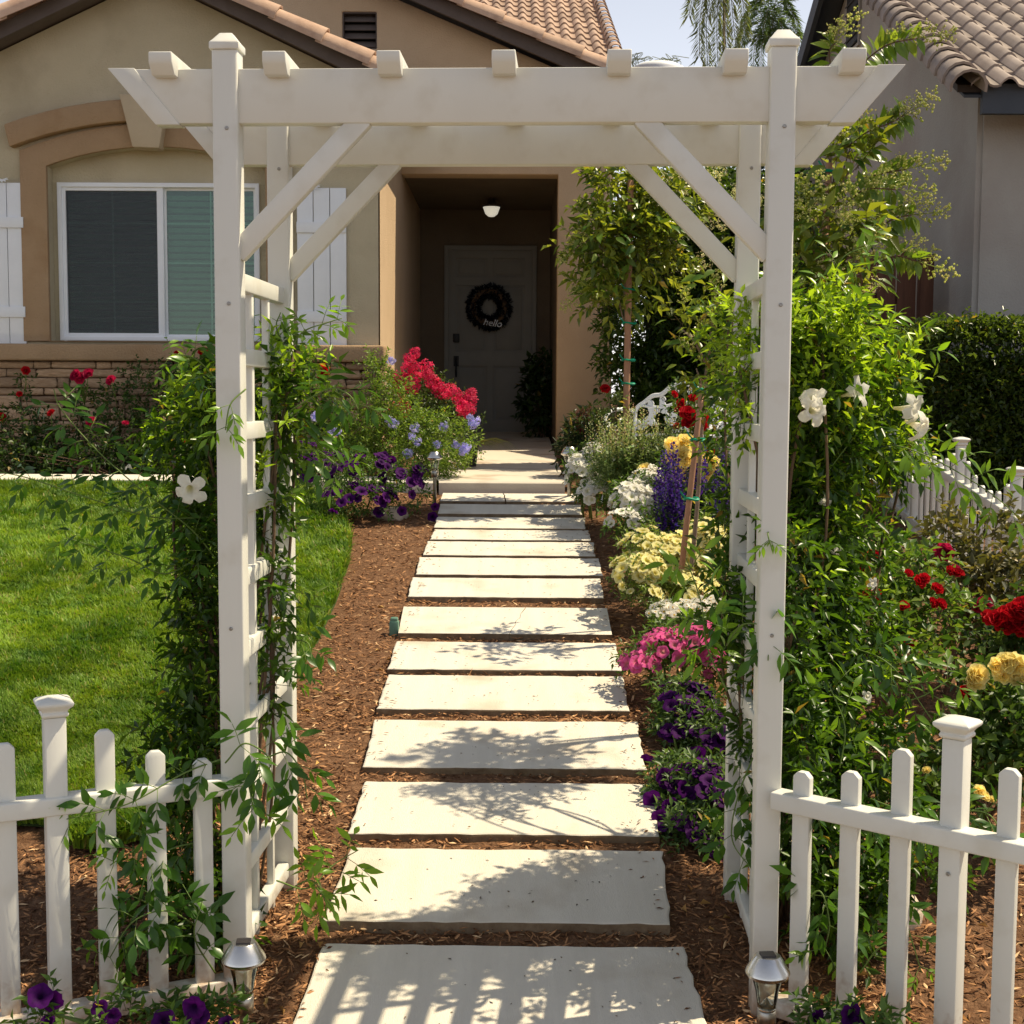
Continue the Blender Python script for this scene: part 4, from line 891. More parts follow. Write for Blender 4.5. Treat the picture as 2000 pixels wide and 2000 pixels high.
def plant(name, label, cat, px, d, blobs, ntw, tl, m_, ll, lw, c1, c2, stemc=(.10, .14, .04), group=None, low=-1, shell=.35, up=.45, droop=.15, spread=.9, mat=None, rnd=.5, base=None, canes=8, cmat=None):
    b = base or P(px, 776, d); b = Vector((b.x, d, gz(d) if base is None else base.z))
    root = thing(name, label, cat, b, 0, group); cl = Cl()
    if ntw:
        cen, out = inblob(blobs, int(ntw * MULT), shell, low); ok = cen[:, 2] > np.interp(cen[:, 1], GD, GZ) + .005; cen, out = cen[ok], out[ok]
        twigs(cl, cen, out, tl, m_, ll, lw, c1, c2, up, spread, droop, rnd, stemc, max(.0008, tl*.012)); cl.build('foliage', mat or leafm, root, b)
    if canes:
        mb = MB()
        for k in range(canes):
            q = blobs[k % len(blobs)]; c = P(*q[:3]); e = c + Vector((random.uniform(-.7, .7)*q[3]*q[2]/F, random.uniform(-.6, .6)*q[5], random.uniform(-.2, .8)*q[4]*q[2]/F))
            s_ = b + Vector((random.uniform(-.06, .06), random.uniform(-.05, .05), -.02)); md = s_.lerp(e, .5) + Vector((random.uniform(-.03, .03), random.uniform(-.03, .03), .04))
            mb.tube([s_, md, e], [.006, .005, .003], 5)
        newobj('stem', mb.mesh('stem', cmat or stemb, True), root)
    return root
def flowers(root, me, pts, s, name='flower', face=None, var=.25, lean=.35):
    for p, d in pts:
        if face is not None: d = (Vector(face) + Vector((random.gauss(0, lean), random.gauss(0, lean), random.gauss(0, lean)))).normalized()
        newobj(name, me, root, orient(p, d, None, s * random.uniform(1 - var, 1 + var)))
PUR = fl_petunia('purple_petunia', (.075, .004, .125), (.02, .001, .04), (.045, .002, .08))
WHI = fl_petunia('white_petunia', (.86, .85, .80), (.66, .66, .38), (.78, .78, .70))
YEL = fl_petunia('yellow_petunia', (.82, .78, .40), (.66, .56, .08), (.78, .72, .25))
PIN = fl_petunia('pink_petunia', (.80, .14, .40), (.55, .30, .25), (.65, .05, .25))
ROSE = [fl_rose('red_rose', (.58, .012, .018), (.36, .004, .012), seed=k) for k in range(3)]
CRIM = [fl_rose('crimson_rose', (.52, .02, .09), (.34, .008, .05), seed=k) for k in range(2)]
YROS = [fl_rose('yellow_rose', (.88, .80, .36), (.88, .74, .24), seed=k) for k in range(3)]
TRUM = [fl_trumpet('white_trumpet_flower', k) for k in (1, 2, 3)]; DAIS = fl_daisy('daisy')
PLUM = [fl_ball('lavender_cluster', [(.42, .44, .80), (.52, .53, .86)], 26, .42, True, k) for k in range(2)]
CRAP = [fl_ball('crimson_cluster', [(.72, .03, .12), (.60, .015, .09), (.80, .08, .17)], 60, .34, False, k) for k in range(3)]
SALV = [fl_spike('violet_spike', [(.07, .03, .22), (.11, .055, .30), (.05, .02, .15)], 50, .13, .11, k, leafy=(.08, .15, .04)) for k in range(3)]
PALE = [fl_spike('pale_spike', [(.52, .55, .22), (.62, .62, .36), (.40, .46, .14)], 44, .10, .075, k, .55, leafy=(.16, .24, .06)) for k in range(3)]
DRED = [fl_spike('dark_red_spike', [(.16, .02, .03), (.22, .03, .04)], 36, .11, .10, k) for k in range(2)]
CREA = [fl_ball('cream_blossom', [(.62, .60, .28), (.72, .68, .36), (.55, .56, .2)], 46, .20, False, k) for k in range(3)]
def panicle(name, seed):
    """open spray of small buds on branching stalks, length 1"""
    mb = MB(); r = random.Random(seed); mb.tube([(0, 0, 0), (.02, .02, .5), (0, .05, 1)], [.012, .010, .006], 4, (.30, .36, .10))
    for k in range(13):
        z = .15 + .8*k/13; a = k*2.4; L = .38*(1 - .7*z) + .05; e = V3(cos(a), sin(a), .5).normalized(); p = V3(.02*z, .03*z, z); mb.tube([p, p + e*L], [.007, .004], 3, (.32, .38, .1))
        for q in range(6):
            c = p + e*L*(.35 + .13*q) + V3(r.uniform(-.05, .05), r.uniform(-.05, .05), r.uniform(-.05, .05)); h = r.uniform(.022, .040); col = r.choice([(.55, .58, .18), (.66, .64, .30), (.44, .50, .12)])
            mb.add([c + V3(h, 0, 0), c + V3(-h, 0, 0), c + V3(0, h, 0), c + V3(0, -h, 0), c + V3(0, 0, h), c + V3(0, 0, -h)], [(0, 2, 4), (2, 1, 4), (1, 3, 4), (3, 0, 4), (2, 0, 5), (1, 2, 5), (3, 1, 5), (0, 3, 5)], col)
    return mb.mesh(name, petalm)
PANI = [panicle('bud_panicle', k) for k in range(3)]
VLEAF = [leaf_mesh('vine_leaf', c, w_) for c, w_ in (((.05, .13, .018), .40), ((.09, .21, .02), .36), ((.17, .32, .03), .34))]
PLEAF = [leaf_mesh('privet_leaf', c, .46, .35, .30) for c in ((.07, .15, .02), (.13, .22, .03), (.20, .28, .05))]

# ------------------------------------------------------------------ climbing vines on the arbor
def catmull(pts, n=8):
    pts = [Vector(p) for p in pts]; pts = [pts[0]*2 - pts[1]] + pts + [pts[-1]*2 - pts[-2]]; out = []
    for i in range(1, len(pts)-2):
        a, b, c, d = pts[i-1:i+3]
        for j in range(n):
            t = j/n; out.append(.5*((2*b) + (c-a)*t + (2*a - 5*b + 4*c - d)*t*t + (3*b - a - 3*c + d)*t**3))
    out.append(pts[-2]); return out
def spray(root, smb, pts, step=.055, ls=.042, bright=0, comp=5, r=.0019):
    """trailing vine shoot: a stem with pairs of compound leaves, each leaflet its own piece"""
    c = catmull([P(*p) for p in pts]); smb.tube(c, [r*1.2 - .5*r*i/len(c) for i in range(len(c))], 5); acc = 0; side = 1; k = 0
    for i in range(1, len(c)):
        acc += (c[i] - c[i-1]).length
        if acc < step: continue
        acc = 0; t = (c[i] - c[i-1]).normalized(); fr = i/len(c); sd = t.cross(Vector((0, -1, .3))).normalized()
        for side in (-1, 1):
            ax = (sd*side*.8 + t*.55 + Vector((random.gauss(0, .2), random.gauss(-.15, .25), random.gauss(-.15, .2)))).normalized()
            L = ls*random.uniform(1.1, 1.7); e = c[i] + ax*L; smb.tube([c[i], c[i].lerp(e, .5) + Vector((0, 0, .004)), e], r*.5, 3); nn = ax.cross(Vector((random.gauss(0, .3), -1, random.gauss(0, .3)))).normalized()
            young = bright or fr > .85
            for q in range(comp):
                if q == comp-1: p, d = e, ax
                else: p = c[i].lerp(e, .45 + .5*(q//2)/max(1, comp//2)); d = (ax*.55 + nn*(1 if q % 2 else -1)*.8)
                d = d + Vector((0, 0, -.35)); me = VLEAF[2 if young else random.choice((0, 0, 1))]
                newobj('leaf', me, root, leaf_m(p, d, ls*random.uniform(.65, 1.15)*(.7 if young and not bright else 1), (0, -.6, .8)))
def vine(label, base, blobs, dens, sprays, flw, shade1, shade2, tone, zy=.6):
    root = thing('climbing_vine', label, 'vine', base, 0, 'white flowered vines on the arbor'); cl = Cl()
    cen, out = inblob(blobs, int(dens*MULT), .25); ok = cen[:, 2] > np.interp(cen[:, 1], GD, GZ) + .02; cen, out = cen[ok], out[ok]
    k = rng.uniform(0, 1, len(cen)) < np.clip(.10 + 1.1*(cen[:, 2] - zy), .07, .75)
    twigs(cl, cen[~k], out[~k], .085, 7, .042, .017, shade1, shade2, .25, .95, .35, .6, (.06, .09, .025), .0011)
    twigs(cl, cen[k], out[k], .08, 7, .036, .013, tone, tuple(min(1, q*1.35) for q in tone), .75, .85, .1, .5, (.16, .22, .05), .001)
    cl.build('foliage', leafg, root, base)
    mb = MB()
    for b in blobs:           # woody runners from the foot of the vine through its mass
        for _ in range(2):
            c = P(*b[:3]); e = c + Vector((random.uniform(-.6, .6)*b[3]*b[2]/F, random.uniform(-.5, .5)*b[5], random.uniform(.2, .9)*b[4]*b[2]/F)); s_ = Vector(base) + Vector((random.uniform(-.05, .05), random.uniform(-.1, .1), -.02))
            mb.tube(catmull([s_, s_.lerp(e, .35) + Vector((random.uniform(-.05, .05), random.uniform(-.05, .05), .05)), s_.lerp(e, .7) + Vector((random.uniform(-.05, .05), random.uniform(-.05, .05), 0)), e], 5), .0042, 5)
    for sp in sprays:
        smb = MB(); spray(root, smb, *sp); newobj('shoot', smb.mesh('shoot', stemg, True), root)
    newobj('stem', mb.mesh('stem', stemb, True), root)
    for px, py, d, fd, s_ in flw: newobj('flower', random.choice(TRUM), root, orient(P(px, py, d), fd, None, s_))
    return root
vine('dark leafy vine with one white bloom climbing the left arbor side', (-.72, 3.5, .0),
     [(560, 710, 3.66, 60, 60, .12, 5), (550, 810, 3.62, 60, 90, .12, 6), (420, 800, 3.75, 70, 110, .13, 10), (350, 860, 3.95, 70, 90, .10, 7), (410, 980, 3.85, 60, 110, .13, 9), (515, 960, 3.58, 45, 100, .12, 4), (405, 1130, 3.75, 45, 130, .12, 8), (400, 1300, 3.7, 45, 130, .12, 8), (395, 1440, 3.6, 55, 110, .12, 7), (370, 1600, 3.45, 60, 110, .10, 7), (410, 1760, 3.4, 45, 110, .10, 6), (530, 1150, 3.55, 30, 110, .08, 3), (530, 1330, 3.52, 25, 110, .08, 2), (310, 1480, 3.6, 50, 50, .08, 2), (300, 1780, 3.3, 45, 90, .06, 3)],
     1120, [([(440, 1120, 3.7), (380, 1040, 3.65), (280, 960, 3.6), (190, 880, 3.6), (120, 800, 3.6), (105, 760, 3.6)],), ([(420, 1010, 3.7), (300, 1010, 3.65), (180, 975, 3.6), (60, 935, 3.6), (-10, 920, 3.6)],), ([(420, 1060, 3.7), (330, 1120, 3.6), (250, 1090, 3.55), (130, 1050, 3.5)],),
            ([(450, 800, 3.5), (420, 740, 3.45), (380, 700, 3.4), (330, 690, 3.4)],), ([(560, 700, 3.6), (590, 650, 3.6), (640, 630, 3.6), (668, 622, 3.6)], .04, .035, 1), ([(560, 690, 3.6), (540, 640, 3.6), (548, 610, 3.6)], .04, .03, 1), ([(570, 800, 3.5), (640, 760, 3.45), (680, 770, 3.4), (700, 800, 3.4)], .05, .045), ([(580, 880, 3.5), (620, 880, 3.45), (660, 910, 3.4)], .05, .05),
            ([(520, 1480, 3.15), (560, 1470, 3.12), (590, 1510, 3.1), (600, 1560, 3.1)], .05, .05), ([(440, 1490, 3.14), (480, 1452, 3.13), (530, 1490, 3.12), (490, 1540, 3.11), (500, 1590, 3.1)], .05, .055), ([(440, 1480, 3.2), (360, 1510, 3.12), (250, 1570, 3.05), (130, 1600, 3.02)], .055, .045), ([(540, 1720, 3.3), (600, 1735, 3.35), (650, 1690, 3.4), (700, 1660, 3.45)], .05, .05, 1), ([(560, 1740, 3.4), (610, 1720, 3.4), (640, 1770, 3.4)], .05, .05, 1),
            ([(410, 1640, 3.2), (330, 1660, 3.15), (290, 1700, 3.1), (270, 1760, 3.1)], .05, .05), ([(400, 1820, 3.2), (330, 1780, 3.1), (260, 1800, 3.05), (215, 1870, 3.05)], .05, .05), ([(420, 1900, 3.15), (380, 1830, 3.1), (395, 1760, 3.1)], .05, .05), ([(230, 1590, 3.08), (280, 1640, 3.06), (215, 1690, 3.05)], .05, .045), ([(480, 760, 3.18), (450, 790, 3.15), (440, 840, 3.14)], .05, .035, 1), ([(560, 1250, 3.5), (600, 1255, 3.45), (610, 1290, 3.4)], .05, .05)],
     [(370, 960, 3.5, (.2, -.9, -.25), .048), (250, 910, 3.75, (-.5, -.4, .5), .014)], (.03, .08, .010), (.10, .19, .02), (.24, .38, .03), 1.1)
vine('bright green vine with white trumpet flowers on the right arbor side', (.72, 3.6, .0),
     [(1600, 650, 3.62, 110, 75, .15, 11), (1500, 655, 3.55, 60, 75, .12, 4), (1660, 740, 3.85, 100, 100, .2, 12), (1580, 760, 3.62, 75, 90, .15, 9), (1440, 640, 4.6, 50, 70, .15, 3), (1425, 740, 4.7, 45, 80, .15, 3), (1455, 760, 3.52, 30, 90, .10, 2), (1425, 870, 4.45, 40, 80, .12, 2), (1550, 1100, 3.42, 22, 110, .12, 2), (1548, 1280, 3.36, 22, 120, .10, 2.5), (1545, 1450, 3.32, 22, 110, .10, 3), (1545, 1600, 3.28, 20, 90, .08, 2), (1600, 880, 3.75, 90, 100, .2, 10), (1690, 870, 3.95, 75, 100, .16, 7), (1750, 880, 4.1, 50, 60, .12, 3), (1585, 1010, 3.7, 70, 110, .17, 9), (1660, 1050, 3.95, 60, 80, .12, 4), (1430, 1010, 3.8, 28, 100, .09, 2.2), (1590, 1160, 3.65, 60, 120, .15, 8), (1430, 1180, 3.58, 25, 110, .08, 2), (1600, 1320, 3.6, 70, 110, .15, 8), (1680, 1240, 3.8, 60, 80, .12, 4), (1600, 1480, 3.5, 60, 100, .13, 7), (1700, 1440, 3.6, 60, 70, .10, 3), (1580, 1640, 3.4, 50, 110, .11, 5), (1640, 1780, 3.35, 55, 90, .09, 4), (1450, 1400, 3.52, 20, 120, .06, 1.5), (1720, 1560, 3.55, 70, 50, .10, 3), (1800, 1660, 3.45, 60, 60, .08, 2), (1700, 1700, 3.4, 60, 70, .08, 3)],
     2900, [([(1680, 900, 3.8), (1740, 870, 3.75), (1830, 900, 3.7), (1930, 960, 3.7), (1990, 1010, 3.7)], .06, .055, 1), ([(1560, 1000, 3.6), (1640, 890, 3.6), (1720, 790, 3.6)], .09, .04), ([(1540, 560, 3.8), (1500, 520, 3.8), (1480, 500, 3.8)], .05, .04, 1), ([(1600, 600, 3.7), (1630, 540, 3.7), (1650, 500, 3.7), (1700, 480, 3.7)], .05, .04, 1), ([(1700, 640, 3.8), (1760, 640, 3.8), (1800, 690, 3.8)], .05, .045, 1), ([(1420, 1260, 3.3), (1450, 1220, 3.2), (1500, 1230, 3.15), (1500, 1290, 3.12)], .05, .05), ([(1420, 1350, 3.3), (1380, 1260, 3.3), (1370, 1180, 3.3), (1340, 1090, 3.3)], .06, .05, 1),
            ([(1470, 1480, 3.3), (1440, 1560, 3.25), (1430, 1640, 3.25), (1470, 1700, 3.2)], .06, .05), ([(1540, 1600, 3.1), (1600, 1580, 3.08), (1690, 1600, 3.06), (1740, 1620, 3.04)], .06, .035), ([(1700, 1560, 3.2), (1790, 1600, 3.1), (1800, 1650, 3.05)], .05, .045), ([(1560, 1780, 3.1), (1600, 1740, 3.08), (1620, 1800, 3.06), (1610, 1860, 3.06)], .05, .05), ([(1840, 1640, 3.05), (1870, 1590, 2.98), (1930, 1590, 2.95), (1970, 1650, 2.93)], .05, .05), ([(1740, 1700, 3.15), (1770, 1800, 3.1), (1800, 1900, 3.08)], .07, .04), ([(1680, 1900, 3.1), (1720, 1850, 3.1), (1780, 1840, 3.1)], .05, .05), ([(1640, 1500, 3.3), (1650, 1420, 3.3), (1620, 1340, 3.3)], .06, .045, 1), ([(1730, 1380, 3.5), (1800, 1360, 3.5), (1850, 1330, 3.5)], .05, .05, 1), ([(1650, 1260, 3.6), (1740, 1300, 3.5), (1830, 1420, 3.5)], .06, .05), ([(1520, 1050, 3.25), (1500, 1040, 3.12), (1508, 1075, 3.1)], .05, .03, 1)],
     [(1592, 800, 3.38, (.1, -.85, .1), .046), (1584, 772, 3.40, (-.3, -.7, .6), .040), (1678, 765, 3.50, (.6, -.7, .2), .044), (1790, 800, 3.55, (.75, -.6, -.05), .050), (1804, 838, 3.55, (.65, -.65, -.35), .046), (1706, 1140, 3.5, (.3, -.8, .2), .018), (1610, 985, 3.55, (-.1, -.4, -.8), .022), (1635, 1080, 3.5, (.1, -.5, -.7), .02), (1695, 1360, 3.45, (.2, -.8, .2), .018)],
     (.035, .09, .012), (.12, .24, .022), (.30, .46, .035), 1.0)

# ------------------------------------------------------------------ privet trees and shrubs on the right
PRV1, PRV2 = (.075, .12, .018), (.26, .30, .045)
def privet(label, px, d, py0, py1, blobs, ntw, nleaf, npan, ll=.062, lean=0, group='privet trees right of the path', branches=()):
    b = G(px, 0) if False else Vector((P(px, 776, d).x, d, gz(d))); root = thing('privet_tree', label, 'tree', b, 0, group)
    cen, out = inblob(blobs, int(ntw*MULT), .3); cl = Cl(); twigs(cl, cen, out, ll*2.0, 7, ll, ll*.44, PRV1, PRV2, .5, .85, .25, .5, (.14, .11, .05), .0016, .25); cl.build('crown', leafg, root, b)
    top = P(px + lean, py1, d); mb = MB(); tr = [b + Vector((0, .03, -.05)), b.lerp(top, .35) + Vector((.008, .03, 0)), b.lerp(top, .7) + Vector((-.008, .03, 0)), top]
    mb.tube(catmull(tr, 4), [.013 - .008*i/12 for i in range(13)], 7)
    for q in blobs:
        c = P(*q[:3]); s_ = b.lerp(top, min(.95, max(.25, (c.z - b.z)/(top.z - b.z) - .12))); mb.tube([s_, s_.lerp(c, .5) + Vector((0, 0, .03)), c], [.007, .005, .003], 5)
    newobj('trunk', mb.mesh('trunk', barkm, True), root)
    for p, dr_ in onblob(blobs, nleaf, .5, .35): newobj('leaf', random.choice(PLEAF), root, leaf_m(p, Vector((dr_.x, dr_.y*.5, dr_.z*.4 - .3)), ll*random.uniform(.8, 1.35), (0, -.5, .8)))
    for k, (p, dr_) in enumerate(onblob(blobs, npan, .45, .9)): newobj('blossom', PANI[k % 3] if k % 3 else CREA[k % 3], root, orient(p, dr_ + Vector((0, 0, .4)), None, (ll*1.9 if k % 3 else ll*.75)*random.uniform(.8, 1.3)))
    smb = MB()
    for br in branches:
        c = catmull([P(*p) for p in br], 6); smb.tube(c, .0028, 5)
        for i in range(3, len(c)):
            for s_ in (-1, 1):
                t = (c[i] - c[i-1]).normalized(); sd = t.cross(Vector((0, -1, .2))).normalized(); newobj('leaf', random.choice(PLEAF[1:]), root, leaf_m(c[i], t*.5 + sd*s_ + Vector((0, random.gauss(-.2, .3), -.35)), ll*random.uniform(.7, 1.15), (0, -.6, .7)))
        newobj('blossom', PANI[0], root, orient(c[-1], c[-1] - c[-3], None, ll*2.2))
        for i in (len(c)//2, len(c)-4): newobj('blossom', PANI[1], root, orient(c[i], (c[i] - c[i-2]).normalized() + Vector((.2, 0, .5)), None, ll*1.7))
    if smb.v: newobj('branch', smb.mesh('branch', stemb, True), root)
    return root
def stake(label, p0, p1, ties, r=.016):
    root = thing('tree_stake', label, 'stake', (p0.x, p0.y, p0.z), 0, 'wooden tree stakes'); v = p1 - p0; L = v.length; rot = v.to_track_quat('Z', 'Y').to_matrix().to_4x4()
    me = MB().tube([(0, 0, 0), (.002, 0, L*.3), (-.002, 0, L*.7), (0, 0, L)], [r, r*1.0, r*.95, r*.9], 9).mesh('pole', woodst, True); newobj('pole', me, root, T(p0) @ rot)
    for f in ties:
        c = p0 + v*f; mb = MB(); mb.tube([c + Vector(((r+.012)*cos(a)*1.25 + .008, (r+.006)*sin(a), .004*sin(a*2))) for a in np.linspace(0, 2*pi, 14)], .006, 4); mb.tube([c + Vector((-r, -r, 0)), c + Vector((-r - .02, -r-.01, .02)), c + Vector((-r - .03, -r-.01, .035))], .004, 4)
        newobj('green_tie', mb.mesh('green_tie', greentape), root)
    return root
privet('staked privet tree with loose crown at the corner of the entry', 1224, 9.0, 0, 340,
       [(1210, 400, 9.0, 70, 60, .25), (1170, 480, 8.9, 55, 60, .25), (1260, 480, 9.0, 80, 80, .28), (1200, 570, 9.0, 60, 50, .25), (1290, 400, 9.1, 70, 60, .25), (1190, 350, 9.0, 20, 25, .15)], 420, 150, 7, .075, branches=[[(1190, 480, 9.0), (1150, 470, 8.9), (1125, 485, 8.85)], [(1200, 560, 9.0), (1160, 560, 8.9), (1135, 575, 8.9)]])
stake('thin wooden stake with green ties holding the tree beside the entry pillar', Vector((P(1222, 776, 8.9).x, 8.9, gz(8.9) - .05)), P(1232, 352, 8.9), (.40, .47, .58, .68, .9), .022)
plant('privet_hedge', 'large dark green privet hedge behind the garden bench', 'hedge', 1330, 11.2, [(1330, 430, 11.2, 110, 95, .35), (1290, 640, 11.2, 105, 150, .35), (1400, 600, 11.2, 110, 180, .4), (1480, 480, 11.2, 90, 130, .4), (1310, 790, 11.2, 125, 100, .35), (1450, 800, 11.2, 120, 110, .4), (1570, 640, 9.9, 80, 150, .35), (1610, 800, 9.9, 90, 100, .35)],
      6200, .12, 7, .066, .030, (.022, .052, .010), (.10, .17, .025), mat=leafg, shell=.5, canes=14)
pv = bpy.data.objects['privet_hedge']
newobj('shade_core', MB().box((1.75, 11.3, 1.55), (1.3, .3, 1.5)).mesh('shade_core', bpy.data.materials['hedge_shade_core']), pv)  # added near-black box: the hedge's shaded depth, hides sky behind
for k, (p, d_) in enumerate(onblob([(1330, 400, 11.1, 110, 80, .4), (1400, 470, 10.9, 110, 120, .4), (1330, 530, 10.9, 60, 60, .3)], 40, .5, .6)): newobj('blossom', CREA[k % 3], pv, orient(p, d_, None, random.uniform(.05, .10)))
privet('slim privet tree leaning over the blue and yellow flowers', 1345, 6.2, 0, 560, [(1390, 650, 6.1, 50, 70, .18), (1360, 720, 6.1, 45, 60, .16), (1410, 560, 6.2, 50, 60, .2), (1330, 640, 6.2, 30, 40, .12)], 34, 30, 6, .06, 55)
stake('thick wooden stake with green ties leaning over the violet flowers', P(1333, 1000, 6.0) - Vector((0, 0, .25)), P(1372, 750, 6.0), (.38, .70, .97), .0135)
privet('tall privet tree with cream blossom behind the right arbor post', 1600, 5.0, 0, 300, [(1630, 340, 5.0, 55, 60, .15), (1675, 300, 4.9, 35, 40, .10), (1560, 430, 5.0, 50, 50, .15), (1610, 480, 4.9, 80, 70, .2), (1680, 480, 4.8, 50, 50, .15), (1560, 550, 4.9, 60, 60, .2), (1650, 560, 4.8, 60, 45, .15)], 80, 120, 24, .068, 22,
       branches=[[(1640, 300, 5.0), (1690, 260, 4.9), (1740, 240, 4.85), (1765, 225, 4.85)], [(1680, 350, 5.0), (1720, 340, 4.9), (1770, 330, 4.85)], [(1650, 160, 5.0), (1700, 110, 4.95), (1740, 85, 4.9), (1790, 75, 4.9)], [(1640, 220, 5.0), (1620, 110, 5.0), (1630, 85, 5.0)], [(1690, 470, 4.9), (1740, 430, 4.8), (1780, 420, 4.8)], [(1650, 400, 4.9), (1690, 370, 4.8), (1750, 370, 4.8)], [(1700, 520, 4.8), (1750, 500, 4.75), (1790, 510, 4.75)]])
stake('wooden stake with a green tie behind the right arbor post', Vector((P(1570, 776, 5.02).x, 5.05, gz(5.05) - .05)), P(1620, 318, 4.98), (.985, .6), .013)

# ------------------------------------------------------------------ flower beds
GA, GB = (.05, .11, .02), (.13, .22, .04)
def petunia_bed(label, px, d, blobs, ntw, me, nf, fs, c1=GA, c2=GB, group='petunia mounds', front=.6, up=.6, ll=.032, pts=()):
    root = plant('petunia_mound', label, 'flowers', px, d, blobs, ntw, .05, 6, ll, ll*.4, c1, c2, group=group, canes=5, cmat=stemg)
    flowers(root, me, [(a_, (b_ + Vector((.28, .05, .35))).normalized()) for a_, b_ in onblob(blobs, nf, front, up)], fs); flowers(root, me, [(P(*p), Vector((random.gauss(0, .4), -1, random.gauss(.3, .4)))) for p in pts], fs); return root
petunia_bed('mound of purple petunias left of the path by the entry', 700, 8.7, [(640, 930, 8.9, 60, 50, .25), (720, 930, 8.7, 70, 50, .25), (790, 950, 8.6, 45, 55, .2), (700, 980, 8.5, 80, 35, .2), (600, 900, 9.0, 40, 40, .2)], 640, PUR, 95, .036, pts=[(750, 890, 8.7), (765, 900, 8.7), (815, 925, 8.6), (850, 990, 8.5), (845, 1010, 8.5), (740, 1000, 8.4), (785, 998, 8.4), (690, 920, 8.6), (700, 970, 8.5)])
petunia_bed('white petunias spilling over the path edge below the bench', 1150, 8.6, [(1135, 930, 8.5, 30, 45, .18), (1165, 900, 8.7, 30, 35, .15), (1180, 960, 8.4, 50, 30, .18)], 320, WHI, 130, .032)
petunia_bed('white petunias in front of the blue flower spikes', 1250, 7.6, [(1240, 980, 7.7, 45, 45, .2), (1270, 950, 7.9, 40, 40, .18), (1225, 1020, 7.5, 40, 28, .15), (1300, 990, 7.6, 40, 40, .15)], 340, WHI, 170, .032)
petunia_bed('large mound of pale yellow petunias right of the path', 1290, 6.5, [(1270, 1080, 6.6, 65, 50, .25), (1330, 1100, 6.5, 80, 60, .25), (1250, 1120, 6.4, 55, 50, .22), (1340, 1160, 6.3, 70, 50, .2), (1260, 1165, 6.25, 45, 30, .15), (1380, 1080, 6.5, 50, 70, .2)], 560, YEL, 270, .029, (.10, .16, .03), (.20, .27, .07))
petunia_bed('bright pink petunias beside the right lattice of the arbor', 1330, 5.4, [(1310, 1260, 5.4, 60, 35, .2), (1370, 1250, 5.4, 55, 40, .2), (1260, 1290, 5.35, 45, 28, .15), (1400, 1290, 5.3, 40, 35, .15)], 320, PIN, 120, .029)
petunia_bed('dark purple petunias trailing onto the path at the right lattice', 1350, 4.7, [(1340, 1380, 5.0, 60, 50, .22), (1380, 1450, 4.8, 50, 70, .2), (1330, 1440, 4.9, 50, 60, .2), (1315, 1540, 4.40, 45, 50, .16), (1380, 1560, 4.30, 55, 70, .18), (1345, 1630, 4.12, 55, 45, .14), (1390, 1660, 4.05, 40, 40, .12)], 1500, PUR, 110, .031, (.06, .12, .03), (.14, .22, .07), up=.9, pts=[(1262, 1490, 4.65), (1258, 1520, 4.65), (1270, 1540, 4.62), (1275, 1565, 4.25), (1312, 1580, 4.2), (1320, 1600, 4.15), (1290, 1600, 4.15), (1300, 1625, 4.1), (1365, 1470, 4.4), (1385, 1560, 4.15), (1335, 1540, 4.2), (1350, 1500, 4.3), (1300, 1520, 4.3)])
petunia_bed('dark purple petunias at the foot of the left picket fence', 250, 2.86, [(80, 1990, 2.85, 35, 30, .06), (230, 1990, 2.85, 40, 30, .06), (360, 2000, 2.85, 60, 30, .06), (440, 1990, 2.87, 30, 35, .05)], 90, PUR, 3, .025, pts=[(78, 1945, 2.8), (98, 1955, 2.82), (195, 1970, 2.8), (220, 1985, 2.8), (320, 1995, 2.8), (378, 1968, 2.8), (385, 1985, 2.82)])
petunia_bed('dark purple petunias at the foot of the right picket fence', 1630, 2.82, [(1600, 2000, 2.82, 40, 25, .06), (1690, 2000, 2.8, 50, 30, .06)], 60, PUR, 2, .025, pts=[(1595, 1990, 2.8), (1665, 1985, 2.78), (1680, 2000, 2.78)])
r_ = plant('daisy_clump', 'clump of small white daisies between yellow and pink petunias', 'flowers', 1350, 5.9, [(1340, 1215, 5.9, 60, 30, .18), (1300, 1200, 6.0, 30, 25, .12), (1390, 1210, 5.9, 40, 35, .15)], 160, .05, 6, .03, .008, GA, GB, canes=3, cmat=stemg)
flowers(r_, DAIS, onblob([(1340, 1205, 5.9, 65, 30, .18), (1300, 1200, 6.0, 30, 22, .12), (1390, 1200, 5.9, 40, 35, .15)], 170, .45, .9), .019, face=(0, -.45, .9))
# pale spiky plant
r_ = plant('spiky_flower_plant', 'pale yellow green plant with upright flower spikes before the bench', 'plant', 1250, 8.2, [(1240, 920, 8.2, 80, 55, .25), (1300, 900, 8.1, 55, 60, .22), (1200, 920, 8.3, 45, 40, .2)], 1500, .05, 7, .020, .008, (.09, .15, .05), (.26, .33, .13), canes=6, cmat=stemg)
for k in range(64):
    px = random.uniform(1185, 1345); p = P(px, random.uniform(880, 920), 8.2 + random.uniform(-.2, .2)); newobj('flower_spike', PALE[k % 3], r_, orient(p, (random.gauss(0, .12) + (px-1260)/900, random.gauss(-.05, .1), 1), None, random.uniform(.16, .32)))
for px, py in ((1152, 880), (1175, 845), (1160, 870)): newobj('flower_spike', PALE[0], r_, orient(P(px, py + 20, 8.4), (-.1, 0, 1), None, .22))
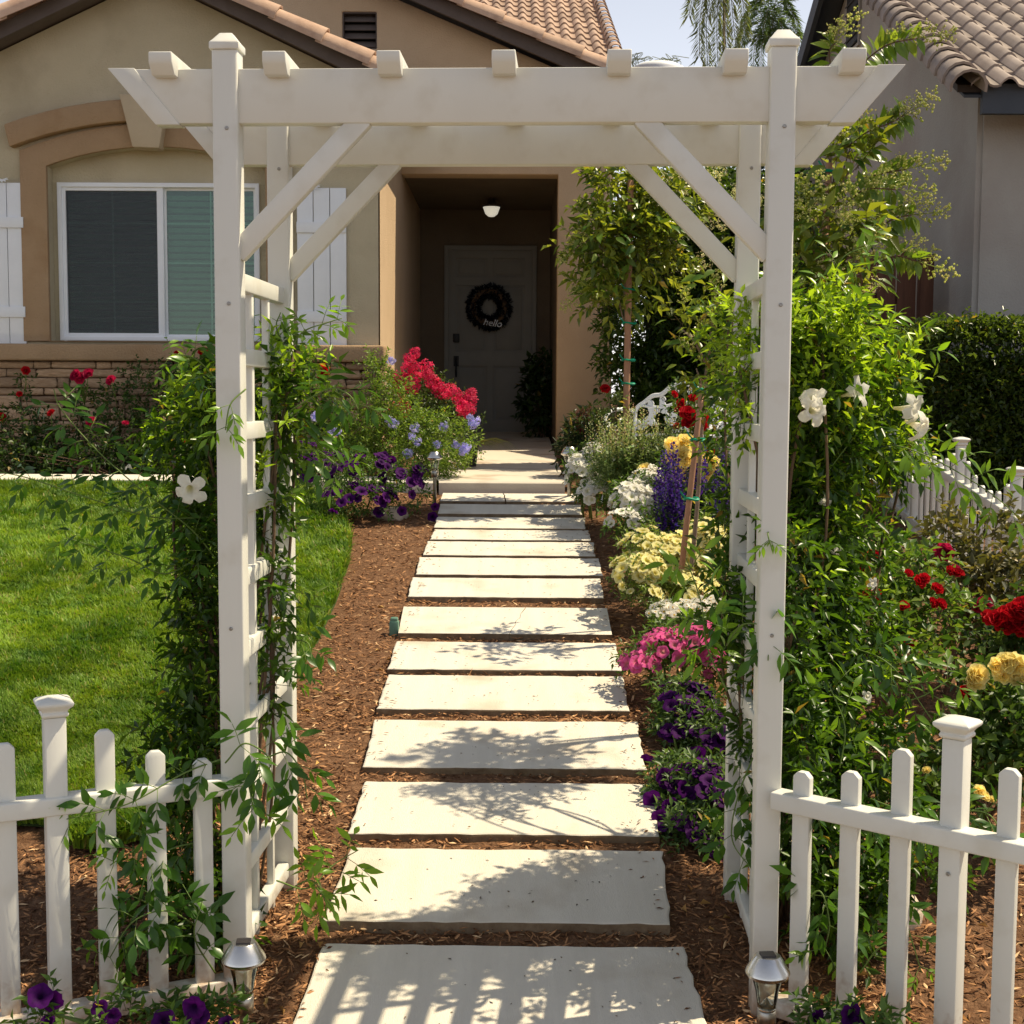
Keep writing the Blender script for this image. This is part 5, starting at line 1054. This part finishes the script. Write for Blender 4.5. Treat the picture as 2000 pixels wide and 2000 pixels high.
# violet spikes
r_ = plant('violet_spike_plant', 'violet blue flower spikes rising beside the leaning stake', 'flowers', 1340, 7.0, [(1310, 1040, 7.1, 50, 60, .2), (1370, 1020, 7.0, 50, 70, .2)], 260, .08, 6, .05, .012, GA, GB, canes=5, cmat=stemg)
for k in range(44):
    px = random.choice((random.uniform(1285, 1335), random.uniform(1340, 1420))); p = P(px, random.uniform(960, 1075), 7.0 + random.uniform(-.2, .2)); newobj('flower_spike', SALV[k % 3], r_, orient(p, (random.gauss(0, .14), random.gauss(-.05, .12), 1), None, random.uniform(.16, .30)))
# strap-leaved clump
root = thing('strap_leaf_clump', 'clump of upright green strap leaves behind the yellow petunias', 'plant', G(1290, 1075)); cl = Cl(); b = W[root.name].translation
for k in range(46):
    a = random.uniform(0, 2*pi); L = random.uniform(.16, .30); d0 = Vector((cos(a)*.55, sin(a)*.4, 1)).normalized(); s_ = b + Vector((random.uniform(-.14, .14), random.uniform(-.08, .08), 0)); V = []; sd = Vector((-sin(a), cos(a), 0))
    for t in np.linspace(0, 1, 6): c = s_ + d0*L*t + Vector((cos(a), sin(a), 0))*.10*t*t - Vector((0, 0, .08*t*t)); w_ = .008*(1 - t**3); V += [c - sd*w_, c + sd*w_]
    tr = []; [tr.extend([[2*i, 2*i+1, 2*i+3], [2*i, 2*i+3, 2*i+2]]) for i in range(5)]; cl.add(np.array([v[:] for v in V]), np.array(tr), np.tile(np.array(random.choice([(.09, .19, .03), (.15, .27, .04), (.06, .14, .02)])), (12, 1)))
cl.build('foliage', leafg, root, b)
# roses
def rose_bush(label, px, d, blobs, ntw, meshes, pts, fs, c1=(.03, .075, .014), c2=(.11, .17, .04), ll=.042, canes=9, group='rose bushes', extra=0):
    root = plant('rose_bush', label, 'rose bush', px, d, blobs, ntw, .09, 6, ll, ll*.58, c1, c2, stemc=(.12, .12, .05), group=group, canes=canes, mat=leafm)
    mb = MB()
    for k, (x_, y_, dd_, *s_) in enumerate(pts):
        p = P(x_, y_, dd_); q = min(blobs, key=lambda b_: (b_[0]-x_)**2 + (b_[1]-y_)**2); c = P(*q[:3]); newobj('rose', meshes[k % len(meshes)], root, orient(p, (random.gauss(.1, .3), random.gauss(-.75, .2), random.gauss(.55, .3)), None, (s_[0] if s_ else fs)*random.uniform(.85, 1.15))); mb.tube([p, p.lerp(c, .5) + Vector((0, .02, 0)), c], [.0025, .0035, .004], 4)
    if mb.v: newobj('rose_cane', mb.mesh('rose_cane', stemg, True), root)
    return root
rose_bush('red rose bush at the far left before the stone wall', 60, 10.6, [(45, 845, 10.6, 60, 50, .3), (100, 870, 10.6, 55, 45, .3), (40, 895, 10.5, 70, 40, .3), (48, 770, 10.6, 10, 35, .06)], 330, ROSE, [(50, 724, 10.5), (3, 815, 10.4), (100, 807, 10.3), (38, 770, 10.4, .03)], .048)
rose_bush('crimson rose bush below the left half of the window', 190, 10.6, [(165, 790, 10.6, 22, 40, .12), (230, 800, 10.7, 40, 50, .2), (215, 875, 10.6, 60, 40, .3), (290, 745, 10.8, 50, 40, .2), (300, 850, 10.7, 50, 60, .3)], 330, CRIM, [(148, 733, 10.4, .055), (160, 736, 10.4, .05), (172, 731, 10.4, .055), (217, 743, 10.4), (178, 824, 10.3, .05), (245, 827, 10.3, .035), (155, 740, 10.4, .05)], .05)
rose_bush('red rose bush behind the left arbor post', 380, 10.5, [(380, 790, 10.6, 80, 90, .3), (450, 850, 10.5, 60, 70, .3), (330, 870, 10.6, 60, 60, .3), (400, 720, 10.6, 40, 30, .2)], 400, ROSE, [(397, 687, 10.5, .055), (362, 847, 10.3, .04), (385, 850, 10.3, .03), (358, 860, 10.3, .03), (345, 690, 10.5, .03)], .045)
rose_bush('tall red rose bush right of the left arbor side before the stone corner', 630, 10.3, [(625, 790, 10.3, 35, 70, .2), (640, 860, 10.3, 40, 50, .2), (600, 860, 10.4, 40, 60, .2)], 200, ROSE, [(634, 727, 10.2, .07), (596, 826, 10.1, .04)], .05)
plant('rose_bush', 'low leafy bush along the foot of the stone wall', 'bush', 250, 10.25, [(60, 905, 10.3, 110, 30, .25), (250, 905, 10.3, 120, 35, .25), (430, 900, 10.3, 100, 40, .25)], 420, .08, 6, .045, .026, (.02, .05, .010), (.06, .11, .02), group='rose bushes')
# plumbago and crape myrtle by the entry
r_ = plant('plumbago_bush', 'light green bush with lavender flower clusters beside the entry walk', 'bush', 790, 9.9, [(730, 850, 10.0, 70, 70, .3), (800, 860, 9.9, 80, 60, .3), (870, 870, 9.8, 60, 60, .25), (760, 790, 10.0, 50, 50, .25), (690, 880, 10.0, 60, 50, .3), (740, 740, 10.1, 22, 50, .12), (850, 910, 9.7, 70, 30, .2)], 1250, .10, 8, .034, .014, (.10, .19, .025), (.26, .36, .05), canes=12, up=.8)
flowers(r_, PLUM[0], [(P(x_, y_, d_), Vector((0, -.6, .6))) for x_, y_, d_ in ((764, 704, 9.9), (757, 818, 9.7), (768, 826, 9.7), (810, 835, 9.7), (866, 833, 9.6), (918, 815, 9.5), (930, 822, 9.5), (924, 828, 9.5), (910, 873, 9.5), (905, 880, 9.5), (890, 868, 9.5), (804, 852, 9.6), (815, 862, 9.6), (854, 868, 9.6), (660, 842, 9.8), (797, 885, 9.6), (617, 813, 9.9), (652, 843, 9.8))], .035, 'flower_cluster')
r_ = plant('crape_myrtle', 'shrub with crimson pink flower clusters at the entry corner', 'shrub', 840, 10.9, [(830, 790, 10.9, 80, 60, .3), (870, 840, 10.8, 60, 60, .3), (790, 800, 10.9, 50, 60, .25)], 700, .09, 6, .035, .016, (.03, .06, .015), (.08, .13, .03), canes=9)
for k, (x_, y_) in enumerate(((800, 700), (808, 715), (795, 722), (810, 690), (815, 735), (790, 745), (805, 755), (775, 760), (770, 740), (783, 775), (835, 732), (842, 745), (832, 718), (855, 755), (862, 765), (850, 750), (880, 760), (890, 770), (872, 768), (905, 780), (915, 800), (905, 795), (895, 785), (918, 785), (902, 810), (778, 800), (920, 770), (790, 800))): newobj('flower_cluster', CRAP[k % 3], r_, orient(P(x_, y_, 10.6 + random.uniform(-.1, .1)), (0, -.5, .7), None, random.uniform(.04, .075)))
# potted grass, porch plant
q = P(915, 925, 10.6); root = thing('plant_pot', 'black plastic nursery pot with thin dry grass on the entry walk', 'pot', (q.x, 10.6, .895))
newobj('pot', MB().lathe([(.06, 0), (.075, .15), (.08, .15), (.08, .165), (.07, .165), (.065, .12), (0, .12)], 18).mesh('pot', blackp, True), root, local=Matrix()); cl = Cl()
n = 90; a = rng.uniform(0, 2*pi, n); a[:50] = rng.uniform(-.6, .5, 50)
for k in range(n):
    s_ = np.array([q.x, 10.6, 1.03]); L = random.uniform(.25, .55); V = []
    for t in np.linspace(0, 1, 5): V += [s_ + [cos(a[k])*L*t*.8, sin(a[k])*L*t*.5, L*(.7*t - .75*t*t) + sg*.0015*(1-t)] for sg in (-1, 1)]
    cl.add(np.array(V), np.array([[2*i+j for j in jj] for i in range(4) for jj in ((0, 1, 3), (0, 3, 2))]), np.tile([.24, .20, .08] if k % 2 else [.16, .20, .05], (10, 1)))
cl.build('grass_blades', leafm, root, W[root.name].translation)
plant('porch_plant', 'dark leafy potted plant in the shade beside the front door', 'plant', 1050, 15.2, [(1052, 795, 15.2, 28, 55, .2), (1060, 730, 15.2, 20, 35, .15)], 160, .14, 6, .10, .05, (.02, .05, .012), (.05, .09, .02), canes=4, base=Vector((P(1055, 776, 15.2).x, 15.2, 1.0)))
r_ = plant('dark_foliage_plant', 'dark plant with dull red flower spikes at the foot of the entry pillar', 'plant', 1150, 9.9, [(1150, 850, 9.9, 45, 40, .2), (1130, 880, 9.8, 40, 30, .2), (1165, 890, 9.8, 40, 40, .2)], 200, .10, 6, .07, .022, (.02, .045, .014), (.06, .08, .03), canes=5)
for k in range(12): newobj('flower_spike', DRED[k % 2], r_, orient(P(random.uniform(1128, 1180), random.uniform(830, 860), 9.8), (random.gauss(0, .15), 0, 1), None, random.uniform(.10, .17)))
rose_bush('single stemmed red rose beside the entry pillar', 1195, 8.9, [(1195, 800, 8.9, 16, 40, .08), (1200, 850, 8.9, 18, 30, .08)], 45, ROSE, [(1182, 760, 8.85, .048)], .045, (.06, .11, .025), (.2, .24, .08))
rose_bush('red rose bush in front of the bench', 1350, 8.2, [(1345, 800, 8.3, 40, 60, .2), (1370, 850, 8.2, 50, 50, .2)], 90, ROSE, [(1317, 770, 8.1, .026), (1331, 787, 8.1, .042), (1353, 778, 8.1, .035), (1342, 808, 8.0, .06), (1352, 818, 8.0, .055), (1325, 802, 8.1, .035), (1322, 833, 8.1, .03), (1375, 818, 8.0, .035), (1373, 834, 8.0, .035), (1345, 826, 8.0, .05), (1376, 880, 7.8, .035), (1388, 883, 7.8, .035)], .04)
rose_bush('yellow rose bush beside the leaning wooden stake', 1340, 7.6, [(1330, 920, 7.7, 40, 40, .18), (1380, 910, 7.6, 35, 45, .18)], 120, YROS, [(1325, 872, 7.5), (1335, 862, 7.5), (1318, 880, 7.5), (1340, 875, 7.5), (1315, 895, 7.5), (1322, 905, 7.5), (1330, 915, 7.5), (1325, 925, 7.5), (1262, 920, 7.9), (1272, 925, 7.9), (1250, 930, 7.9), (1255, 938, 7.9), (1280, 940, 7.8), (1370, 900, 7.5), (1378, 915, 7.5), (1382, 925, 7.5), (1372, 930, 7.5), (1390, 905, 7.5), (1345, 860, 7.4), (1312, 868, 7.4), (1332, 890, 7.4), (1342, 900, 7.4)], .058)
rose_bush('low red rose bush behind the right picket fence', 1760, 4.9, [(1750, 1130, 5.0, 80, 70, .25), (1700, 1200, 4.8, 80, 60, .22), (1800, 1200, 4.9, 70, 60, .22), (1660, 1120, 4.9, 50, 60, .2), (1760, 1270, 4.7, 70, 40, .2)], 480, ROSE, [(1707, 1085, 4.7), (1688, 1107, 4.6, .028), (1775, 1120, 4.7, .024), (1795, 1137, 4.7, .03), (1690, 1160, 4.6), (1705, 1165, 4.6), (1712, 1160, 4.6), (1675, 1165, 4.6, .02), (1712, 1188, 4.6, .028), (1722, 1192, 4.6, .028), (1730, 1207, 4.55, .022), (1765, 1185, 4.6, .024), (1830, 1150, 4.7, .032), (1822, 1178, 4.6, .03), (1838, 1180, 4.6, .03), (1775, 1255, 4.5, .03), (1805, 1130, 4.7, .024), (1870, 1120, 4.8, .028), (1855, 1115, 4.8, .024)], .026, (.05, .12, .018), (.20, .28, .045))
r_ = rose_bush('crimson rose bush beside the side picket fence', 1880, 5.4, [(1850, 1080, 5.6, 50, 60, .2), (1960, 1090, 5.5, 45, 80, .25), (1970, 1160, 5.3, 60, 80, .25), (1900, 1180, 5.3, 50, 60, .2), (1850, 1010, 5.9, 25, 30, .12)], 300, CRIM, [(1843, 1078, 5.2, .045), (1850, 1082, 5.2, .04), (1866, 1115, 5.2, .03), (1908, 1185, 5.0, .03), (1923, 1180, 5.0, .035)], .04, (.05, .06, .02), (.20, .17, .05), .045)
r_ = rose_bush('deep red rose bush at the right edge above the yellow roses', 1980, 4.5, [(1980, 1280, 4.6, 60, 60, .2), (2010, 1240, 4.6, 50, 60, .2)], 200, ROSE, [(1945, 1210, 4.4, .04), (1965, 1200, 4.4, .045), (1985, 1195, 4.4, .05), (1995, 1215, 4.4, .05), (1975, 1220, 4.4, .05), (1960, 1225, 4.4, .045), (2000, 1190, 4.4, .05), (1990, 1232, 4.4, .045), (1930, 1205, 4.45, .03), (1885, 1352, 4.1, .026), (1893, 1365, 4.1, .024), (1902, 1370, 4.1, .024), (1925, 1350, 4.1, .02)], .04)
rose_bush('yellow rose bush at the right edge behind the picket fence', 1960, 4.0, [(1960, 1380, 4.1, 70, 60, .2), (1930, 1450, 4.0, 70, 70, .2), (2000, 1460, 3.9, 60, 80, .2), (1880, 1520, 3.9, 50, 60, .16), (1800, 1560, 3.8, 60, 50, .15)], 420, YROS, [(1897, 1325, 3.9, .034), (1910, 1318, 3.9, .036), (1945, 1302, 3.9, .040), (1965, 1296, 3.9, .042), (1985, 1300, 3.9, .045), (1958, 1320, 3.9, .04), (1978, 1322, 3.9, .04), (1998, 1320, 3.9, .04), (1905, 1335, 3.9, .03), (1912, 1545, 3.5, .022), (1920, 1555, 3.5, .022), (1767, 1452, 3.7, .018), (1810, 1505, 3.6, .016), (1938, 1562, 3.5, .016)], .035, (.05, .12, .02), (.18, .27, .05))

# ------------------------------------------------------------------ bench
bp = P(1290, 776, 9.0); ben = thing('garden_bench', 'ornate white cast metal garden bench before the dark hedge', 'bench', (bp.x + .06, 9.05, gz(9.05)), R(-32))
zoff = P(1320, 748, 9.05).z - gz(9.05)     # height of the crest
HB = zoff; SH = .40 * HB / .82
mb = MB(); crest = [(-.44, .20, SH + .10), (-.43, .21, SH + .23), (-.36, .22, HB - .13), (-.28, .22, HB - .085), (-.20, .22, HB - .075), (-.12, .22, HB - .03), (0, .22, HB), (.12, .22, HB - .03), (.20, .22, HB - .075), (.28, .22, HB - .085), (.36, .22, HB - .13), (.43, .21, SH + .23), (.44, .20, SH + .10)]
mb.tube([(-.44, .18, 0)] + catmull([Vector(p) for p in crest], 4) + [(.44, .18, 0)], .016, 8); newobj('back_frame', mb.mesh('back_frame', metalw, True), ben, local=Matrix())
mb = MB(); mb.tube(catmull([Vector(p) for p in ((-.40, .21, SH + .26), (-.2, .22, HB - .16), (0, .22, HB - .125), (.2, .22, HB - .16), (.40, .21, SH + .26))], 5), .010, 6); mb.tube([(-.43, .2, SH + .06), (.43, .2, SH + .06)], .010, 6); newobj('back_rail', mb.mesh('back_rail', metalw, True), ben, local=Matrix())
for cx_, cz_, sg in ((-.07, HB - .06, 1), (.07, HB - .06, -1), (-.19, HB - .115, 1), (.19, HB - .115, -1), (-.30, HB - .145, 1), (.30, HB - .145, -1)):
    mb = MB(); mb.tube([(cx_ + sg*.030*(1 - t/13)*cos(t), .22, cz_ + .030*(1 - t/13)*sin(t)) for t in np.linspace(0, 10.5, 26)], .0055, 5); newobj('scroll', mb.mesh('scroll', metalw, True), ben, local=Matrix())
lfm = MB(); V = [(0, 0, 0)]; 
lfm = bevel_mesh(plate([(0, 0), (.028, .03), (.030, .065), (0, .115), (-.030, .065), (-.028, .03)], [], -.005, .005, metalw, 'cast_leaf'), .003, 1)
for sx in (-1, 1):
    mb = MB(); st = catmull([Vector(p) for p in ((sx*.05, .21, SH + .07), (sx*.10, .215, SH + .18), (sx*.22, .22, SH + .22), (sx*.34, .215, SH + .17))], 6); mb.tube(st, .007, 5); mb.tube([(sx*.03, .215, HB - .14), (sx*.09, .21, SH + .07)], .007, 5); newobj('cast_stem', mb.mesh('cast_stem', metalw, True), ben, local=Matrix())
    for k, (u, an) in enumerate(((3, 60), (6, -40), (9, 30), (12, -70), (15, 20), (17, -60), (18, -110), (1, -60))):
        newobj('cast_leaf', lfm, ben, local=T(st[u]) @ Matrix.Rotation(R(an)*sx, 4, 'Y'))
    for a in (-30, 40): newobj('cast_leaf', lfm, ben, local=T((sx*.38, .213, SH + .09)) @ Matrix.Rotation(R(a)*sx, 4, 'Y'))
    mb = MB(); mb.tube(catmull([Vector(p) for p in ((sx*.44, .20, SH + .22), (sx*.46, .05, SH + .235), (sx*.46, -.12, SH + .22), (sx*.46, -.20, SH + .16), (sx*.46, -.17, SH + .11), (sx*.46, -.13, SH + .14))], 5), .013, 7); mb.tube(catmull([Vector(p) for p in ((sx*.45, .12, SH + .02), (sx*.46, -.05, SH + .10), (sx*.46, .05, SH + .17), (sx*.455, .16, SH + .10))], 5), .009, 6); newobj('armrest', mb.mesh('armrest', metalw, True), ben, local=Matrix())
    mb = MB(); mb.tube(catmull([Vector(p) for p in ((sx*.44, -.19, SH), (sx*.46, -.22, SH*.6), (sx*.45, -.19, SH*.25), (sx*.46, -.23, 0))], 5), .017, 7); newobj('leg', mb.mesh('leg', metalw, True), ben, local=Matrix())
for k in range(9): newobj('seat_slat', bx(.92, .032, .014, metalw, .004), ben, local=T((0, -.19 + k*.045, SH)))
ben.scale.x = .80
newobj('seat_apron', bx(.92, .016, .06, metalw, .004), ben, local=T((0, -.215, SH - .02)))

# ------------------------------------------------------------------ rocks, irrigation box, far trees
def rock(label, p, sx, sy, sz_, seed):
    bm = bmesh.new(); bmesh.ops.create_icosphere(bm, subdivisions=3, radius=1); r = random.Random(seed); off = [Vector((r.gauss(0, 1), r.gauss(0, 1), r.gauss(0, 1))).normalized() for _ in range(9)]
    for v in bm.verts:
        n_ = v.co.normalized(); k = 1 - .30*sum(max(0, n_.dot(o_) - .62) for o_ in off)*2 + r.uniform(-.012, .012); v.co = Vector((n_.x*k*sx, n_.y*k*sy, n_.z*k*sz_))
    for f in bm.faces: f.smooth = True
    me = bpy.data.meshes.new('rock'); bm.to_mesh(me); bm.free(); me.materials.append(rockm); me.set_sharp_from_angle(angle=R(28)); return tag(newobj('rock', me, mw=T(p)), label, 'rock', 'garden rocks')
q = G(755, 1018); rock('flat pale rock under the purple petunias left of the path', q + Vector((0, .1, .03)), .15, .12, .06, 2)
q = P(1745, 1845, 3.55); rock('pale boulder half hidden behind the right picket fence', Vector((q.x, 3.6, .06)), .09, .08, .10, 5)
q = P(1760, 1770, 3.65); rock('smaller pale stone on top of the boulder by the picket fence', Vector((q.x, 3.68, .20)), .055, .05, .05, 8)
q = G(770, 1240); o = newobj('irrigation_box', bevel_mesh(MB().box((0, 0, .03), (.042, .05, .07)).box((0, 0, .07), (.034, .042, .02)).mesh('irrigation_box', plasticg), .006), mw=T((q.x, q.y, q.z))); tag(o, 'small green plastic irrigation box at the left path edge', 'irrigation box')
def palm(label, px, py, d, fronds, c1, c2, ll, trunk_r, seed=1):
    r = random.Random(seed); c = P(px, py, d); root = thing('palm_tree', label, 'palm tree', (c.x, d, gz(d)), 0, 'palm trees far behind')
    newobj('trunk', MB().tube([(c.x, d, gz(d)), (c.x + .05, d, (c.z + gz(d))/2), (c.x, d, c.z)], [trunk_r*1.2, trunk_r, trunk_r*.8], 10).mesh('trunk', barkm, True), root)
    for fr in fronds:
        dd = [0] + [r.uniform(-.5, .5)]*3; cv = catmull([c] + [P(q[0], q[1], d + dd[min(i + 1, 3)]*(i + 1)/3) for i, q in enumerate(fr)], 9); pts = np.array([v[:] for v in cv]); n = len(pts); tg = nrm(np.gradient(pts, axis=0)); cl = Cl(); pos = []; ld = []
        for i in range(3, n):
            sd = nrm(np.cross(tg[i], [0, -1, .15])); L = .4 + .6*sin(pi*min(1, (i - 2)/n*1.1))
            for s_ in (-1, 1):
                for z_ in range(3): pos.append(pts[i] + (pts[min(i+1, n-1)] - pts[i])*(z_/3)); ld.append((sd*s_*.75 + tg[i]*.6 + np.array([0, r.uniform(-.4, .4), -.2 - .35*r.random()])))
        V, tr, cc = leaves(np.array(pos), np.array(ld), ll, ll*.045, c1, c2, .25, .2, face=(0, -1, .3)); cl.add(V, tr, cc); cl.add(*sticks(pts[:-1], pts[1:], .012, (.2, .22, .09)))
        f = cl.build('frond', leafm, root, c); del f['kind']
palm('pale feathery palm top left of the right arbor post', 1415, -60, 30, [[(1385, -40), (1368, 30), (1366, 110)], [(1395, -30), (1380, 40), (1382, 130)], [(1405, -20), (1400, 50), (1402, 125)], [(1425, -30), (1432, 40), (1440, 120)], [(1430, -50), (1450, 0), (1455, 60)], [(1412, -10), (1415, 50), (1420, 110)], [(1390, -70), (1360, -30), (1345, 30)], [(1440, -90), (1480, -70), (1500, -20)]], (.20, .26, .10), (.40, .45, .22), .30, .04, 3)
palm('dense dark green palm top just behind the right arbor post', 1508, 95, 34, [[(1480, 40), (1455, 60), (1445, 125)], [(1485, 25), (1462, 30), (1448, 75)], [(1495, 10), (1475, 5), (1458, 40)], [(1500, 0), (1490, -15), (1475, 10)], [(1520, 10), (1535, 5), (1552, 35)], [(1525, 25), (1548, 25), (1562, 65)], [(1515, 0), (1525, -20), (1540, -5)], [(1530, 50), (1555, 60), (1565, 110)], [(1490, 60), (1475, 85), (1470, 140)], [(1508, 30), (1500, 20), (1490, 60)], [(1515, 40), (1525, 45), (1530, 95)], [(1500, 70), (1488, 90), (1486, 140)], [(1512, 70), (1515, 95), (1518, 140)], [(1470, 70), (1440, 95), (1430, 140)]], (.09, .17, .05), (.24, .34, .12), .26, .12, 6)
q = P(1285, 128, 22); o = newobj('white_dome', MB().lathe([(.42, -.5), (.42, -.02), (.40, .02), (.30, .07), (.15, .10), (.0, .11)], 28).mesh('white_dome', whitep, True), mw=T(q + Vector((0, 0, -.06)))); tag(o, 'pale rounded dome just above the arbor beam against the sky', 'dome')
root = thing('dry_vine_twigs', 'thin curling twigs around the pale dome against the sky', 'twigs', q + Vector((0, .3, -.6))); mb = MB()
for k in range(26):
    x_ = random.uniform(1215, 1325); p = P(x_, 135, 22); mb.tube(catmull([p, p + Vector((random.uniform(-.08, .08), 0, random.uniform(.08, .16))), p + Vector((random.uniform(-.16, .16), 0, random.uniform(.12, .26))), p + Vector((random.uniform(-.2, .2), 0, random.uniform(.06, .2)))], 4), .006, 4)
newobj('twig', mb.mesh('twig', M('dry_twig', (.22, .24, .16), None)), root)
plant('background_shrub', 'tall leafy tree beyond the privet hedge behind the arbor', 'tree', 1480, 16, [(1440, 420, 16, 90, 90, .8), (1540, 500, 16, 80, 150, .8), (1380, 480, 16, 80, 90, .8)], 900, .3, 6, .14, .06, (.03, .07, .015), (.10, .16, .03), canes=5)
